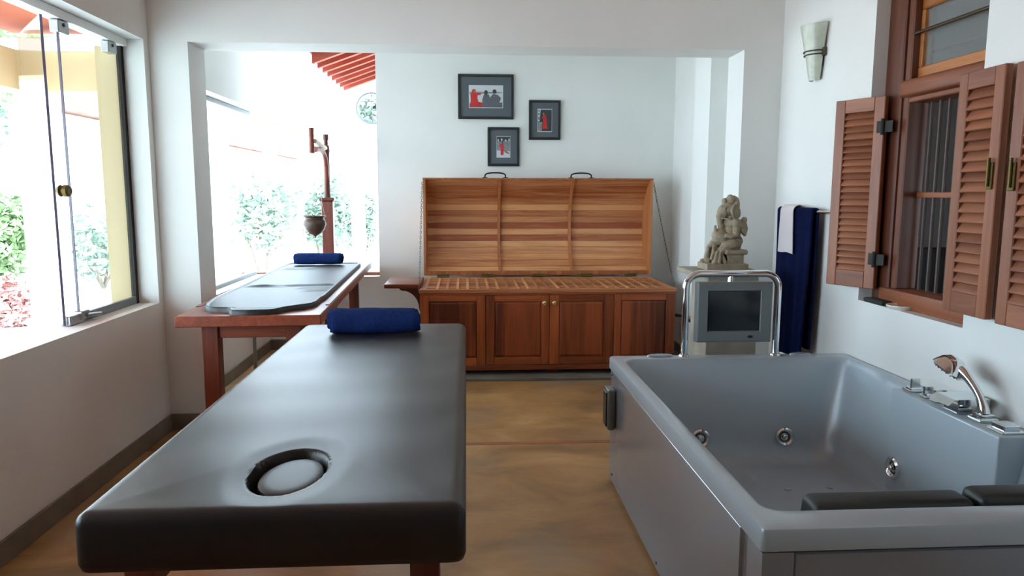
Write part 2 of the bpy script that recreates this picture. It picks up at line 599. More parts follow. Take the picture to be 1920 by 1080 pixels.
# ------------------------------------------------------------------ shuttered window in the right wall
def shutter_window(name, y0, y1, label):
    w = struct_empty(name, (1.93, (y0 + y1) / 2, ZW0), label)
    fx0, fx1 = 1.86, 1.985
    obj('jamb', box(B(), fx0, fx1, y1 - 0.125, y1, ZW0, ZW1, 0.006, 1), 'frame_wood', w)
    obj('jamb_bead', box(B(), fx0 + 0.012, fx1 - 0.02, y1 - 0.165, y1 - 0.125, ZW0 + 0.07, ZW1, 0.005, 1), 'frame_wood', w)
    obj('jamb', box(B(), fx0, fx1, y0, y0 + 0.075, ZW0, ZW1, 0.006, 1), 'frame_wood', w)
    obj('head', box(B(), fx0, fx1, y0 + 0.075, y1 - 0.125, 2.19, ZW1, 0.006, 1), 'frame_wood_y', w)
    obj('lintel', box(B(), fx0 - 0.008, fx1, y0 + 0.07, y1 - 0.12, 1.758, 1.830, 0.014, 3), 'frame_wood_y', w)
    obj('lintel_bead', box(B(), fx0 + 0.016, fx1, y0 + 0.075, y1 - 0.125, 1.735, 1.758, 0.004, 1), 'frame_wood_y', w)
    obj('sill', box(B(), fx0 - 0.012, fx1, y0 + 0.01, y1 - 0.075, ZW0, 0.940, 0.008, 2), 'frame_wood_y', w)
    # transom sash
    ty0, ty1, tz0, tz1 = y0 + 0.075, y1 - 0.14, 1.832, 2.188
    sx0, sx1 = 1.905, 1.945
    obj('transom_rail', box(B(), sx0, sx1, ty0, ty1, tz0, tz0 + 0.048, 0.004, 1), 'sash_wood', w)
    obj('transom_rail', box(B(), sx0, sx1, ty0, ty1, tz1 - 0.075, tz1, 0.004, 1), 'sash_wood', w)
    obj('transom_stile', box(B(), sx0, sx1, ty1 - 0.042, ty1, tz0 + 0.048, tz1 - 0.075, 0.004, 1), 'sash_wood', w)
    obj('transom_stile', box(B(), sx0, sx1, ty0, ty0 + 0.042, tz0 + 0.048, tz1 - 0.075, 0.004, 1), 'sash_wood', w)
    obj('transom_pane', box(B(), 1.922, 1.928, ty0 + 0.04, ty1 - 0.04, tz0 + 0.046, tz1 - 0.073), 'transom_glass', w, smooth=0)
    obj('transom_rod', tube(B(), [(1.880, y1 - 0.14, 2.018), (1.880, y0 + 0.07, 2.018)], 0.007, 8), 'dull_metal', w)
    obj('transom_rod', tube(B(), [(1.965, y1 - 0.14, 1.945), (1.965, y0 + 0.07, 1.945)], 0.006, 8), 'steel', w)
    # bars
    first = None
    n = 8
    for i in range(n):
        yy = y0 + 0.11 + (y1 - y0 - 0.31) * i / (n - 1)
        if first is None:
            first = obj('bar', tube(B(), [(1.955, 0, 0.94), (1.955, 0, 1.745)], 0.0075, 8), 'window_bar', w)
            # mesh was shifted by the root; place by object location
            base = first.location.copy()
            first.location = (base.x, base.y + yy, base.z)
        else:
            copy_part(first, w, (base.x, base.y + yy, base.z))
    obj('crossbar', box(B(), 1.938, 1.972, y0 + 0.07, y1 - 0.12, 1.336, 1.360, 0.003, 1), 'frame_wood_y', w)
    return w

shutter_window('window_2', *W2, 'barred window with glazed transom and wooden frame')
shutter_window('window_3', *W3, 'second barred window nearer the viewer')

def shutter(name, label, loc, ang, n=24, W=0.24, Hh=0.848, latch=True, flip=1, hinges=True):
    """hinge edge at local x=0, leaf runs to +x; front face to -y*flip"""
    t = thing(name, label, 'shutter', loc, ang, 'louvred window shutters')
    T = 0.014
    st = 0.050
    for xx in (0.0, W - st):
        obj('stile', box(B(), xx, xx + st, -T, T, 0, Hh, 0.003, 1), 'shutter_wood', t, world=False)
    obj('rail', box(B(), st, W - st, -T, T, 0, 0.075, 0.002, 1), 'shutter_slat', t, world=False)
    obj('rail', box(B(), st, W - st, -T, T, Hh - 0.06, Hh, 0.002, 1), 'shutter_slat', t, world=False)
    pitch = (Hh - 0.135) / n
    first = None
    for i in range(n):
        z = 0.075 + pitch * (i + 0.5)
        if first is None:
            bm = box(B(), st - 0.002, W - st + 0.002, -0.005, 0.005, -pitch * 0.62, pitch * 0.62, 0.0035, 2)
            bmesh.ops.rotate(bm, verts=bm.verts, cent=(0, 0, 0), matrix=Matrix.Rotation(math.radians(-32 * flip), 3, 'X'))
            first = obj('louver', bm, 'shutter_slat', t, world=False)
            first.location = (0, 0, z)
        else:
            copy_part(first, t, (0, 0, z))
    f = -flip
    if latch:
        yy = f * (T + 0.004)
        lt = obj('latch', box(B(), W - 0.040, W - 0.014, yy - 0.004, yy + 0.004, 0.44, 0.53, 0.002, 1), 'aged_brass', t, world=False)
        obj('bolt', tube(B(), [(W - 0.027, yy + f * 0.008, 0.45), (W - 0.027, yy + f * 0.008, 0.545)], 0.006, 8), 'aged_brass', lt, world=False)
    if hinges:
        for z in (0.11, 0.69):
            yy = f * (T + 0.003)
            hg = obj('hinge', box(B(), -0.045, 0.03, yy - 0.003, yy + 0.003, z, z + 0.05, 0.001, 1), 'iron', t, world=False)
            hs = B()
            tube(hs, [(0, yy + f * 0.006, z - 0.01), (0, yy + f * 0.006, z + 0.06)], 0.008, 8)
            obj('hinge_pin', hs, 'iron', hg, world=False)
    return t

ZS0 = 0.927
# far leaf: hinge at the far jamb, swung out towards the room
shutter('louvered_shutter', 'open louvred shutter next to the hanging blue towel', (1.832, 3.125, ZS0), math.atan2(3.34 - 3.125, 1.722 - 1.832), latch=False, flip=-1, W=0.242)
# near leaf: lies open along the wall towards the viewer
shutter('louvered_shutter', 'louvred shutter with brass latch folded flat against the wall by the barred window', (1.783, 2.568, ZS0), math.atan2(-0.24, -0.012), flip=1, n=20, hinges=False)
shutter('louvered_shutter', 'louvred shutter cut off by the right edge of the photo', (1.783, 2.05, ZS0 - 0.005), math.atan2(0.24, -0.006), flip=-1, n=20, hinges=False)

# objects on the sill
tag(obj('soap_dish', lathe(B(), [(0.0, 0.0), (0.045, 0.0), (0.055, 0.012), (0.055, 0.018), (0.05, 0.018), (0.04, 0.008), (0.0, 0.006)], (1.835, 2.93, ZW0), 24), 'ceramic'), 'small white oval dish on the window sill', 'dish')
bm = box(B(), 1.80, 1.853, 3.01, 3.16, ZW0, ZW0 + 0.02, 0.007, 3)
tag(obj('scrubbing_stone', bm, 'dark_cloth'), 'dark flat foot scrubber lying on the window sill', 'scrubber')

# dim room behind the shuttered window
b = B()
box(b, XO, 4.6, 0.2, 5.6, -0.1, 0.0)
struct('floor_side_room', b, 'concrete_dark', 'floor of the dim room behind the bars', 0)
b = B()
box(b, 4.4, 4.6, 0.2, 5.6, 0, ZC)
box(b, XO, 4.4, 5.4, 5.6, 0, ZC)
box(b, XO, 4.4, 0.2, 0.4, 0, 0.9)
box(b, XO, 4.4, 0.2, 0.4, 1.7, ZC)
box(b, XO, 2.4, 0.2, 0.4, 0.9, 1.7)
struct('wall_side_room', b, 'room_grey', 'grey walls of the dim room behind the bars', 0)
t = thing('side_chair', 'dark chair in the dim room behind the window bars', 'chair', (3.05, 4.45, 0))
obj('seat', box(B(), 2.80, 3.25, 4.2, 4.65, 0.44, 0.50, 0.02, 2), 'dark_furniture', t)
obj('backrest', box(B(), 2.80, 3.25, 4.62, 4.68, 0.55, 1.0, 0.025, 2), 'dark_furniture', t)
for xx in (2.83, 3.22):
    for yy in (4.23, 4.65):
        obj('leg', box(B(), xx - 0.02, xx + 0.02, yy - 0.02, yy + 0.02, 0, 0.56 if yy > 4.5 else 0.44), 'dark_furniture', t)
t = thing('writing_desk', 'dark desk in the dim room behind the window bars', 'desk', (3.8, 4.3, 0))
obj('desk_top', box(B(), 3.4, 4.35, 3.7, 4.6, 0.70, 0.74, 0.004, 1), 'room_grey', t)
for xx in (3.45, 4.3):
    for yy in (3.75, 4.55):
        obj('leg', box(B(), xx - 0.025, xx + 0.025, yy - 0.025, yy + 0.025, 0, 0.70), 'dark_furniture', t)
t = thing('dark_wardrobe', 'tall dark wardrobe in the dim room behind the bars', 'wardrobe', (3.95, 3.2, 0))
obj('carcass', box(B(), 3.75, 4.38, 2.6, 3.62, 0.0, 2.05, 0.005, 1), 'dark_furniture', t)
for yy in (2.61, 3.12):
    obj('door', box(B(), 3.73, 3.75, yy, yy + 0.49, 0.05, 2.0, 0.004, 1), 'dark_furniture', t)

# ------------------------------------------------------------------ steam chest
CX0, CX1, CY0, CY1 = -0.338, 1.545, 5.23, 6.0
CB, CT = 0.055, 0.66
slab = tag(obj('concrete_plinth', box(B(), -0.45, 1.79, 5.12, YB - 0.013, 0, 0.022, 0.004, 1), 'concrete_dark'), 'low grey concrete plinth under the wooden chest', 'plinth')
ch = thing('steam_chest', 'long wooden steam bath chest with its curved lid raised', 'chest', (0.6, 5.6, 0.022))
for xx in (CX0 + 0.06, (CX0 + CX1) / 2, CX1 - 0.14):
    for yy in (CY0 + 0.08, CY1 - 0.14):
        obj('foot', box(B(), xx, xx + 0.08, yy, yy + 0.06, 0.022, CB), 'teak_z', ch)
# carcass: floor, back, sides
obj('side_panel', box(B(), CX0, CX0 + 0.022, CY0 + 0.02, CY1, CB, CT - 0.03), 'teak_panel', ch)
obj('side_panel', box(B(), CX1 - 0.022, CX1, CY0 + 0.02, CY1, CB, CT - 0.03), 'teak_panel', ch)
obj('back_panel', box(B(), CX0 + 0.022, CX1 - 0.022, CY1 - 0.02, CY1, CB, CT - 0.03), 'teak_panel', ch)
obj('bottom_panel', box(B(), CX0 + 0.022, CX1 - 0.022, CY0 + 0.02, CY1 - 0.02, CB, CB + 0.018), 'teak', ch)
# face frame
FY0, FY1 = CY0, CY0 + 0.022
obj('face_rail', box(B(), CX0, CX1, FY0 - 0.004, FY1, CB, 0.092, 0.003, 1), 'teak', ch)
obj('face_rail', box(B(), CX0, CX1, FY0, FY1, CT - 0.045, CT - 0.03, 0.002, 1), 'teak', ch)
def raised(bm, x0, x1, z0, z1, y):
    # bevelled field panel
    ins = 0.022
    loft(bm, [[(x0, y + 0.012, z0), (x1, y + 0.012, z0), (x1, y + 0.012, z1), (x0, y + 0.012, z1)],
              [(x0, y + 0.010, z0), (x1, y + 0.010, z0), (x1, y + 0.010, z1), (x0, y + 0.010, z1)],
              [(x0 + ins, y - 0.001, z0 + ins), (x1 - ins, y - 0.001, z0 + ins), (x1 - ins, y - 0.001, z1 - ins), (x0 + ins, y - 0.001, z1 - ins)]], cap0=True, cap1=True)
    return bm
def panel_unit(kind, x0, x1, px0, px1, z0, z1, parent, proud=0.0, knob=None):
    """a framed panel: two stiles, two rails and three boards that make up the field"""
    y0, y1 = FY0 - proud, FY1 - 0.004
    fr = obj(kind, box(B(), x0, px0, y0, y1, z0, z1, 0.003, 1), 'teak_z', parent)
    obj('stile', box(B(), px1, x1, y0, y1, z0, z1, 0.003, 1), 'teak_z', fr)
    obj('rail', box(B(), px0, px1, y0, y1, z0, z0 + 0.055, 0.003, 1), 'teak', fr)
    obj('rail', box(B(), px0, px1, y0, y1, z1 - 0.045, z1, 0.003, 1), 'teak', fr)
    a, c_ = z0 + 0.055, z1 - 0.045
    wds = [0.42, 0.36, 0.22]
    random.shuffle(wds)
    xa = px0
    rb = 0.018
    for i, w in enumerate(wds):
        xb = xa + (px1 - px0) * w
        bm = B()
        l = rb if i == 0 else 0
        r_ = rb if i == 2 else 0
        ya, yb = y0 + 0.013, y0 + 0.003
        loft(bm, [[(xa, ya, a), (xb, ya, a), (xb, ya, c_), (xa, ya, c_)],
                  [(xa + l, yb, a + rb), (xb - r_, yb, a + rb), (xb - r_, yb, c_ - rb), (xa + l, yb, c_ - rb)]], cap0=False, cap1=True)
        obj('field_board', bm, 'teak_panel', fr, smooth=0)
        xa = xb
    if knob:
        kb = lathe(B(), [(0.0, -0.032), (0.011, -0.031), (0.017, -0.023), (0.0155, -0.015), (0.008, -0.010), (0.008, -0.003), (0.013, 0.0), (0.0, 0.0)], (knob[0], y0, knob[1]), 16, axis='Y')
        obj('knob', kb, 'brass', fr)
    return fr
panel_unit('fixed_panel', CX0, 0.138, -0.275, 0.073, 0.092, 0.615, ch)
panel_unit('door', 0.142, 0.604, 0.203, 0.548, 0.096, 0.612, ch, 0.004, (0.568, 0.556))
panel_unit('door', 0.608, 1.083, 0.677, 1.012, 0.096, 0.612, ch, 0.004, (0.640, 0.556))
panel_unit('fixed_panel', 1.087, CX1, 1.139, 1.476, 0.092, 0.615, ch)
# top frame and slatted bed
TZ0, TZ1 = CT - 0.03, CT
obj('top_rail', box(B(), CX0 - 0.004, CX1 + 0.004, CY0 - 0.006, CY0 + 0.03, TZ0, TZ1, 0.003, 1), 'slat_wood', ch)
obj('top_rail', box(B(), CX0, CX1, CY1 - 0.05, CY1, TZ0, TZ1, 0.003, 1), 'slat_wood', ch)
obj('top_rail', box(B(), CX0, CX0 + 0.05, CY0 + 0.03, CY1 - 0.05, TZ0, TZ1, 0.003, 1), 'slat_wood_y', ch)
obj('top_rail', box(B(), CX1 - 0.05, CX1, CY0 + 0.03, CY1 - 0.05, TZ0, TZ1, 0.003, 1), 'slat_wood_y', ch)
n = 24
f1 = None
xa, xb = CX0 + 0.05, CX1 - 0.05
for i in range(1, n):
    x = xa + (xb - xa) * i / n
    if f1 is None:
        f1 = obj('cross_slat', box(B(), -0.010, 0.010, CY0 + 0.03, CY1 - 0.05, TZ1 - 0.018, TZ1 + 0.001, 0.002, 1), 'slat_wood_y', ch)
        bl = f1.location.copy()
        f1.location = (bl.x + x, bl.y, bl.z)
    else:
        copy_part(f1, ch, (bl.x + x, bl.y, bl.z))
f2 = None
ny = 9
for i in range(1, ny):
    y = CY0 + 0.03 + (CY1 - CY0 - 0.08) * i / ny
    if f2 is None:
        f2 = obj('long_slat', box(B(), xa, xb, -0.013, 0.013, TZ1 - 0.024, TZ1 - 0.0005, 0.002, 1), 'slat_wood', ch)
        bl2 = f2.location.copy()
        f2.location = (bl2.x, bl2.y + y, bl2.z)
    else:
        copy_part(f2, ch, (bl2.x, bl2.y + y, bl2.z))
# lid: barrel of boards standing on the back edge
LX0, LX1 = -0.352, 1.552
LZ0, LZ1 = 0.675, 1.476
LY = 5.995
DEP = 0.235
def arc(t, dep=DEP):
    # t 0..1 from bottom to top; flattened arc bulging to +y
    z = LZ0 + 0.012 + (LZ1 - LZ0 - 0.024) * t
    y = LY + 0.03 + dep * (1 - abs(2 * t - 1) ** 2.4)
    return y, z
lid = obj('lid', box(B(), LX0, LX1, LY - 0.012, LY + 0.035, LZ1 - 0.016, LZ1, 0.003, 1), 'lid_rib', ch)
lid['label'] = 'raised barrel lid lined with pale striped boards'
obj('lid_rail', box(B(), LX0 + 0.01, LX1 - 0.01, LY - 0.005, LY + 0.035, LZ0, LZ0 + 0.035, 0.003, 1), 'lid_rib', lid)
nb = 15
for i in range(nb):
    t0, t1 = i / nb, (i + 1) / nb
    (ya, za), (yb, zb) = arc(t0), arc(t1)
    dv = Vector((0, yb - ya, zb - za))
    nv = Vector((0, dv.z, -dv.y)).normalized() * 0.014
    g = dv * 0.02
    bm = prism(B(), [(ya + g.y, za + g.z), (yb - g.y, zb - g.z), (yb - g.y + nv.y, zb - g.z + nv.z), (ya + g.y + nv.y, za + g.z + nv.z)], 'X', LX0 + 0.02, LX1 - 0.02)
    obj('board', bm, 'lid_board', lid, smooth=0)
def crescent(d_in, x0, x1, mat, nm, flatfront):
    pts = []
    k = 22
    for i in range(k + 1):
        y, z = arc(i / k, DEP)
        pts.append((y + (0.0 if nm == 'rib' else 0.012), z))
    if flatfront:
        pts += [(LY - 0.008, LZ1 - 0.016), (LY - 0.008, LZ0 + 0.002)]
    else:
        for i in range(k, -1, -1):
            y, z = arc(i / k, DEP)
            pts.append((y - d_in, z))
    obj(nm, prism(B(), pts, 'X', x0, x1), mat, lid, smooth=30)
crescent(0, LX0 + 0.002, LX0 + 0.022, 'lid_rib', 'end_board', True)
crescent(0, LX1 - 0.022, LX1 - 0.002, 'lid_rib', 'end_board', True)
crescent(0.030, 0.268, 0.290, 'lid_rib', 'rib', False)
crescent(0.030, 0.878, 0.900, 'lid_rib', 'rib', False)
for xc in (0.24, 0.95):
    pts = []
    for i in range(17):
        a = PI * i / 16
        pts.append((xc + 0.085 * (-math.cos(a)) * (1 if abs(math.cos(a)) > 0.5 else 1), LY + 0.012, LZ1 + 0.004 + 0.038 * (math.sin(a) ** 0.45)))
    hb = obj('handle', tube(B(), pts, 0.006, 8), 'iron', lid)
    for sx in (-1, 1):
        obj('handle_plate', box(B(), xc + sx * 0.085 - 0.02, xc + sx * 0.085 + 0.02, LY - 0.002, LY + 0.026, LZ1, LZ1 + 0.006, 0.001, 1), 'iron', hb)
for xc in (-0.19, 0.175, 0.60, 1.00, 1.37):
    hg = obj('hinge', box(B(), xc - 0.05, xc + 0.05, LY - 0.022, LY - 0.012, 0.664, 0.688, 0.002, 1), 'aged_brass', ch)
    obj('hinge_pin', tube(B(), [(xc - 0.05, LY - 0.024, 0.668), (xc + 0.05, LY - 0.024, 0.668)], 0.006, 8), 'aged_brass', hg)
def chain(a, bb, sag):
    bm = B()
    a, bb = Vector(a), Vector(bb)
    n = 44
    pts = [a.lerp(bb, i / n) + Vector((0, 0, -sag * 4 * (i / n) * (1 - i / n))) for i in range(n + 1)]
    for i in range(n):
        p, q = pts[i], pts[i + 1]
        m = (p + q) / 2
        u = (q - p).normalized()
        s1 = u.cross(Vector((1, 0, 0))).normalized()
        s2 = u.cross(s1)
        w = s1 if i % 2 else s2
        L_ = (q - p).length * 0.66
        ring = [m + u * L_ * math.cos(2 * PI * k / 8) + w * 0.006 * math.sin(2 * PI * k / 8) for k in range(8)]
        tube(bm, ring, 0.0018, 4, closed=True)
    o = obj('chain', bm, 'dull_metal', ch)
    o['label'] = 'thin metal chain holding the lid'
chain((LX0 - 0.004, LY + 0.01, 1.44), (CX0 - 0.008, 5.27, 0.625), 0.012)
chain((LX1 + 0.004, LY + 0.01, 1.44), (CX1 + 0.008, 5.27, 0.625), 0.012)
# side shelf and bracket
sh = obj('side_shelf', box(B(), -0.605, CX0, 5.33, 5.78, 0.655, 0.687, 0.006, 2), 'table_wood', ch)
pr = [(-0.50, 0.655), (-0.492, 0.642)]
for i in range(11):
    a = PI / 2 * i / 10
    pr.append((-0.478 + 0.125 * math.sin(a), 0.500 + 0.135 * math.cos(a)))
pr += [(-0.345, 0.47), (CX0, 0.455), (CX0, 0.655)]
obj('bracket', prism(B(), pr, 'Y', 5.36, 5.39), 'teak_panel', sh)
obj('bracket', prism(B(), pr, 'Y', 5.70, 5.73), 'teak_panel', sh)

# steam generator and cord at the right end
t = thing('steam_generator', 'small dark steam kettle between the chest and the pedestal', 'steam kettle', (1.68, 5.05, 0))
obj('body', lathe(B(), [(0.0, 0.0), (0.085, 0.0), (0.10, 0.03), (0.10, 0.24), (0.085, 0.30), (0.05, 0.335), (0.0, 0.345)], (1.68, 4.80, 0.0), 28), 'concrete_dark', t)
obj('base_ring', lathe(B(), [(0.0, 0.0), (0.11, 0.0), (0.11, 0.025), (0.0, 0.025)], (1.68, 4.80, 0.0), 28), 'black_plastic', t)
cp = [Vector((1.66, 4.80, 0.34)), Vector((1.655, 4.83, 0.40)), Vector((1.64, 4.90, 0.445)), Vector((1.61, 5.05, 0.44)), Vector((1.59, 5.2, 0.455)), Vector((1.565, 5.35, 0.44)), Vector((1.545, 5.45, 0.42))]
obj('hose', tube(B(), cp, 0.012, 8), 'black_plastic', t)

# ------------------------------------------------------------------ pictures
def picture(x0, x1, z0, z1, label, shapes, px0, px1, pz0, pz1, border=0.022):
    y = YB
    t = thing('picture_frame', label, 'picture', ((x0 + x1) / 2, y, z0), 0, 'framed photographs on the back wall')
    f = border
    fm = B()
    for a in ((x0, x1, z1 - f, z1), (x0, x1, z0, z0 + f), (x0, x0 + f, z0 + f, z1 - f), (x1 - f, x1, z0 + f, z1 - f)):
        box(fm, a[0], a[1], y - 0.026, y - 0.001, a[2], a[3], 0.002, 1)
    obj('frame', fm, 'frame_black', t)
    obj('mount', box(B(), x0 + f, x1 - f, y - 0.014, y - 0.004, z0 + f, z1 - f), 'mount_grey', t, smooth=0)
    bm = B()
    names = []
    def poly(pts, mat, lift):
        if mat not in names:
            names.append(mat)
        vv = [bm.verts.new((px0 + (px1 - px0) * u, y - 0.0150 - lift, pz0 + (pz1 - pz0) * v)) for u, v in pts]
        fc = bm.faces.new(vv)
        fc.material_index = names.index(mat)
        fc.normal_update()
        if fc.normal.y > 0:
            fc.normal_flip()
    lift = 0.0
    for pts, mat in shapes:
        poly(pts, mat, lift)
        lift += 0.00025
    obj('print', bm, names, t, smooth=0)
def el(cx, cz, rx, rz, n=14):
    return [(cx + rx * math.cos(2 * PI * i / n), cz + rz * math.sin(2 * PI * i / n)) for i in range(n)]
full = [(0, 0), (1, 0), (1, 1), (0, 1)]
inn = [(0.02, 0.03), (0.98, 0.03), (0.98, 0.97), (0.02, 0.97)]
picture(-0.063, 0.407, 1.974, 2.344, 'largest framed photograph, wide, of three seated figures, one in red', [
    (full, 'print_pale'), (inn, 'print_pale'),
    ([(0.02, 0.03), (0.98, 0.03), (0.98, 0.25), (0.6, 0.22), (0.4, 0.24), (0.02, 0.2)], 'print_grey'),
    ([(0.02, 0.60), (0.98, 0.66), (0.98, 0.70), (0.02, 0.70)], 'print_mid'),
    ([(0.02, 0.05), (0.40, 0.05), (0.40, 0.24), (0.28, 0.27), (0.25, 0.45), (0.26, 0.56), (0.36, 0.58), (0.36, 0.63), (0.22, 0.66), (0.10, 0.70), (0.05, 0.6), (0.06, 0.3)], 'print_red'),
    (el(0.15, 0.73, 0.06, 0.10), 'print_red'), (el(0.17, 0.72, 0.03, 0.06), 'print_skin'),
    ([(0.40, 0.05), (0.64, 0.05), (0.66, 0.3), (0.58, 0.6), (0.44, 0.6), (0.39, 0.35)], 'print_grey'), (el(0.5, 0.68, 0.055, 0.10), 'print_dark'),
    ([(0.66, 0.05), (0.96, 0.05), (0.88, 0.2), (0.94, 0.44), (0.84, 0.58), (0.70, 0.62), (0.60, 0.42)], 'print_grey'), (el(0.75, 0.72, 0.06, 0.10), 'print_dark')],
    0.028, 0.318, 2.066, 2.255, 0.020)
picture(0.538, 0.808, 1.806, 2.136, 'right small framed photograph of a red-draped figure by a window', [
    (full, 'print_pale'), (inn, 'print_dark'),
    ([(0.02, 0.03), (0.30, 0.03), (0.34, 0.42), (0.02, 0.42)], 'print_mid'),
    ([(0.04, 0.46), (0.14, 0.44), (0.22, 0.97), (0.04, 0.97)], 'print_pale'),
    ([(0.07, 0.88), (0.15, 0.88), (0.15, 0.95), (0.07, 0.95)], 'print_dark'), ([(0.07, 0.72), (0.14, 0.72), (0.15, 0.83), (0.07, 0.83)], 'print_dark'), ([(0.07, 0.52), (0.13, 0.52), (0.14, 0.66), (0.07, 0.66)], 'print_dark'),
    ([(0.34, 0.1), (0.5, 0.14), (0.75, 0.13), (0.64, 0.3), (0.60, 0.7), (0.44, 0.76), (0.32, 0.62), (0.40, 0.5), (0.36, 0.3)], 'print_red'),
    (el(0.42, 0.78, 0.06, 0.06), 'print_skin')],
    0.610, 0.736, 1.872, 2.064, 0.020)
picture(0.186, 0.456, 1.581, 1.908, 'lowest small framed photograph of a standing figure in red', [
    (full, 'print_pale'), (inn, 'print_mid'),
    ([(0.02, 0.03), (0.98, 0.03), (0.98, 0.3), (0.02, 0.34)], 'print_pale'),
    ([(0.02, 0.74), (0.98, 0.78), (0.98, 0.97), (0.02, 0.97)], 'print_dark'),
    (el(0.12, 0.8, 0.05, 0.07), 'print_pale'), (el(0.38, 0.83, 0.06, 0.06), 'print_pale'), (el(0.66, 0.8, 0.07, 0.04), 'print_pale'), (el(0.9, 0.82, 0.05, 0.06), 'print_pale'),
    ([(0.3, 0.12), (0.5, 0.12), (0.52, 0.4), (0.5, 0.66), (0.36, 0.66), (0.18, 0.62), (0.3, 0.5)], 'print_red'),
    (el(0.44, 0.71, 0.05, 0.06), 'print_dark'), ([(0.55, 0.36), (0.62, 0.24), (0.94, 0.16), (0.94, 0.2), (0.64, 0.34)], 'print_skin')],
    0.262, 0.380, 1.653, 1.835, 0.020)

# ------------------------------------------------------------------ massage table
MX0, MX1, MY0, MY1 = -0.742, -0.004, 1.335, 3.345
MZ0, MZ1 = 0.630, 0.752
mt = thing('massage_table', 'dark brown padded massage table in the foreground', 'massage table', (-0.37, 2.34, 0))
HC = Vector((-0.388, 1.545))
HD = Vector((0.06, 0.998)).normalized()
HN = Vector((HD.y, -HD.x))
def hole_r(x, y, a=0.122, c_=0.076):
    d_ = Vector((x, y)) - HC
    u, w = d_.dot(HD) / a, d_.dot(HN) / c_
    return math.sqrt(u * u + w * w)
def sst(a, b_, x):
    t = min(1, max(0, (x - a) / (b_ - a)))
    return t * t * (3 - 2 * t)
def mattress():
    bm = B()
    R = 0.026
    nx, ny_ = 130, 360
    def spaced(n, L):
        # finer towards the rim so the edge rolls smoothly
        out = []
        for i in range(n + 1):
            t = i / n
            out.append(t)
        k = [0, 0.0015, 0.004, 0.008, 0.013, 0.019, 0.026]
        k = [q / L for q in k]
        mid = [k[-1] + (1 - 2 * k[-1]) * i / n for i in range(1, n)]
        return k + mid + [1 - q for q in reversed(k)]
    us, vs_ = spaced(nx, MX1 - MX0), spaced(ny_, MY1 - MY0)
    RC = 0.045
    def outline(x, y):
        # round the plan corners
        for (cx, sx) in ((MX0, 1), (MX1, -1)):
            for (cyy, sy) in ((MY0, 1), (MY1, -1)):
                r = RC if sy < 0 else 0.022
                px, py = cx + sx * r, cyy + sy * r
                dx, dy = (px - x) * sx, (py - y) * sy
                if dx > 0 and dy > 0:
                    m = max(dx, dy)
                    l = math.hypot(dx, dy)
                    if l > 0:
                        s = m / l
                        x = px - sx * dx * s
                        y = py - sy * dy * s
        return x, y
    rows = []
    for v in vs_:
        row = []
        for u in us:
            x0_, y0_ = MX0 + (MX1 - MX0) * u, MY0 + (MY1 - MY0) * v
            d_ = min(x0_ - MX0, MX1 - x0_, y0_ - MY0, MY1 - y0_)
            x, y = outline(x0_, y0_)
            z = MZ1
            if d_ < R:
                z -= R - math.sqrt(max(0, R * R - (R - d_) ** 2))
            # soft, slightly lumpy padding
            z += 0.0020 * math.sin(7.0 * y + 2.2 * x) * sst(0, 0.1, d_) + 0.0012 * math.sin(19 * y - 3 * x + 1.0) * sst(0, 0.08, d_)
            z += 0.006 * sst(0.0, 0.25, d_)
            hr = hole_r(x, y)
            z -= 0.070 * (1 - sst(0.86, 1.07, hr)) + 0.006 * (1 - sst(1.0, 1.75, hr))
            row.append(bm.verts.new((x, y, z)))
        rows.append(row)
    for j in range(len(vs_) - 1):
        for i in range(len(us) - 1):
            bm.faces.new((rows[j][i], rows[j][i + 1], rows[j + 1][i + 1], rows[j + 1][i]))
    ring = rows[0] + [r[-1] for r in rows[1:]] + list(reversed(rows[-1][:-1])) + [r[0] for r in reversed(rows[1:-1])]
    low = []
    prev = ring
    for (zz, ins) in ((MZ1 - 0.05, -0.001), (MZ0 + 0.02, 0.0), (MZ0 + 0.006, 0.004), (MZ0, 0.014)):
        cur = []
        for v in ring:
            cx, cyy = (MX0 + MX1) / 2, (MY0 + MY1) / 2
            x, y = v.co.x, v.co.y
            x -= math.copysign(min(ins, abs(x - cx)), x - cx) if ins > 0 else 0
            y -= math.copysign(min(ins, abs(y - cyy)), y - cyy) if ins > 0 else 0
            cur.append(bm.verts.new((x, y, zz)))
        n = len(ring)
        for k in range(n):
            bm.faces.new((prev[k], prev[(k + 1) % n], cur[(k + 1) % n], cur[k]))
        prev = cur
    bm.faces.new(prev)
    bmesh.ops.recalc_face_normals(bm, faces=bm.faces)
    return bm
obj('padded_top', mattress(), 'vinyl', mt, smooth=50)
obj('support_board', box(B(), MX0 + 0.05, MX1 - 0.05, MY0 + 0.06, MY1 - 0.06, 0.612, 0.632), 'vinyl', mt)
for xx in (MX0 + 0.055, MX1 - 0.055 - 0.06):
    for yy in (MY0 + 0.07, MY1 - 0.13):
        obj('leg', box(B(), xx, xx + 0.06, yy, yy + 0.06, 0, 0.612, 0.004, 1), 'table_wood_z', mt)
for yy in (MY0 + 0.20, MY1 - 0.20):
    obj('apron', box(B(), MX0 + 0.115, MX1 - 0.115, yy, yy + 0.025, 0.53, 0.612, 0.003, 1), 'table_wood', mt)
for xx in (MX0 + 0.07, MX1 - 0.1):
    obj('apron', box(B(), xx, xx + 0.025, MY0 + 0.13, MY1 - 0.13, 0.53, 0.612, 0.003, 1), 'table_wood_y', mt)
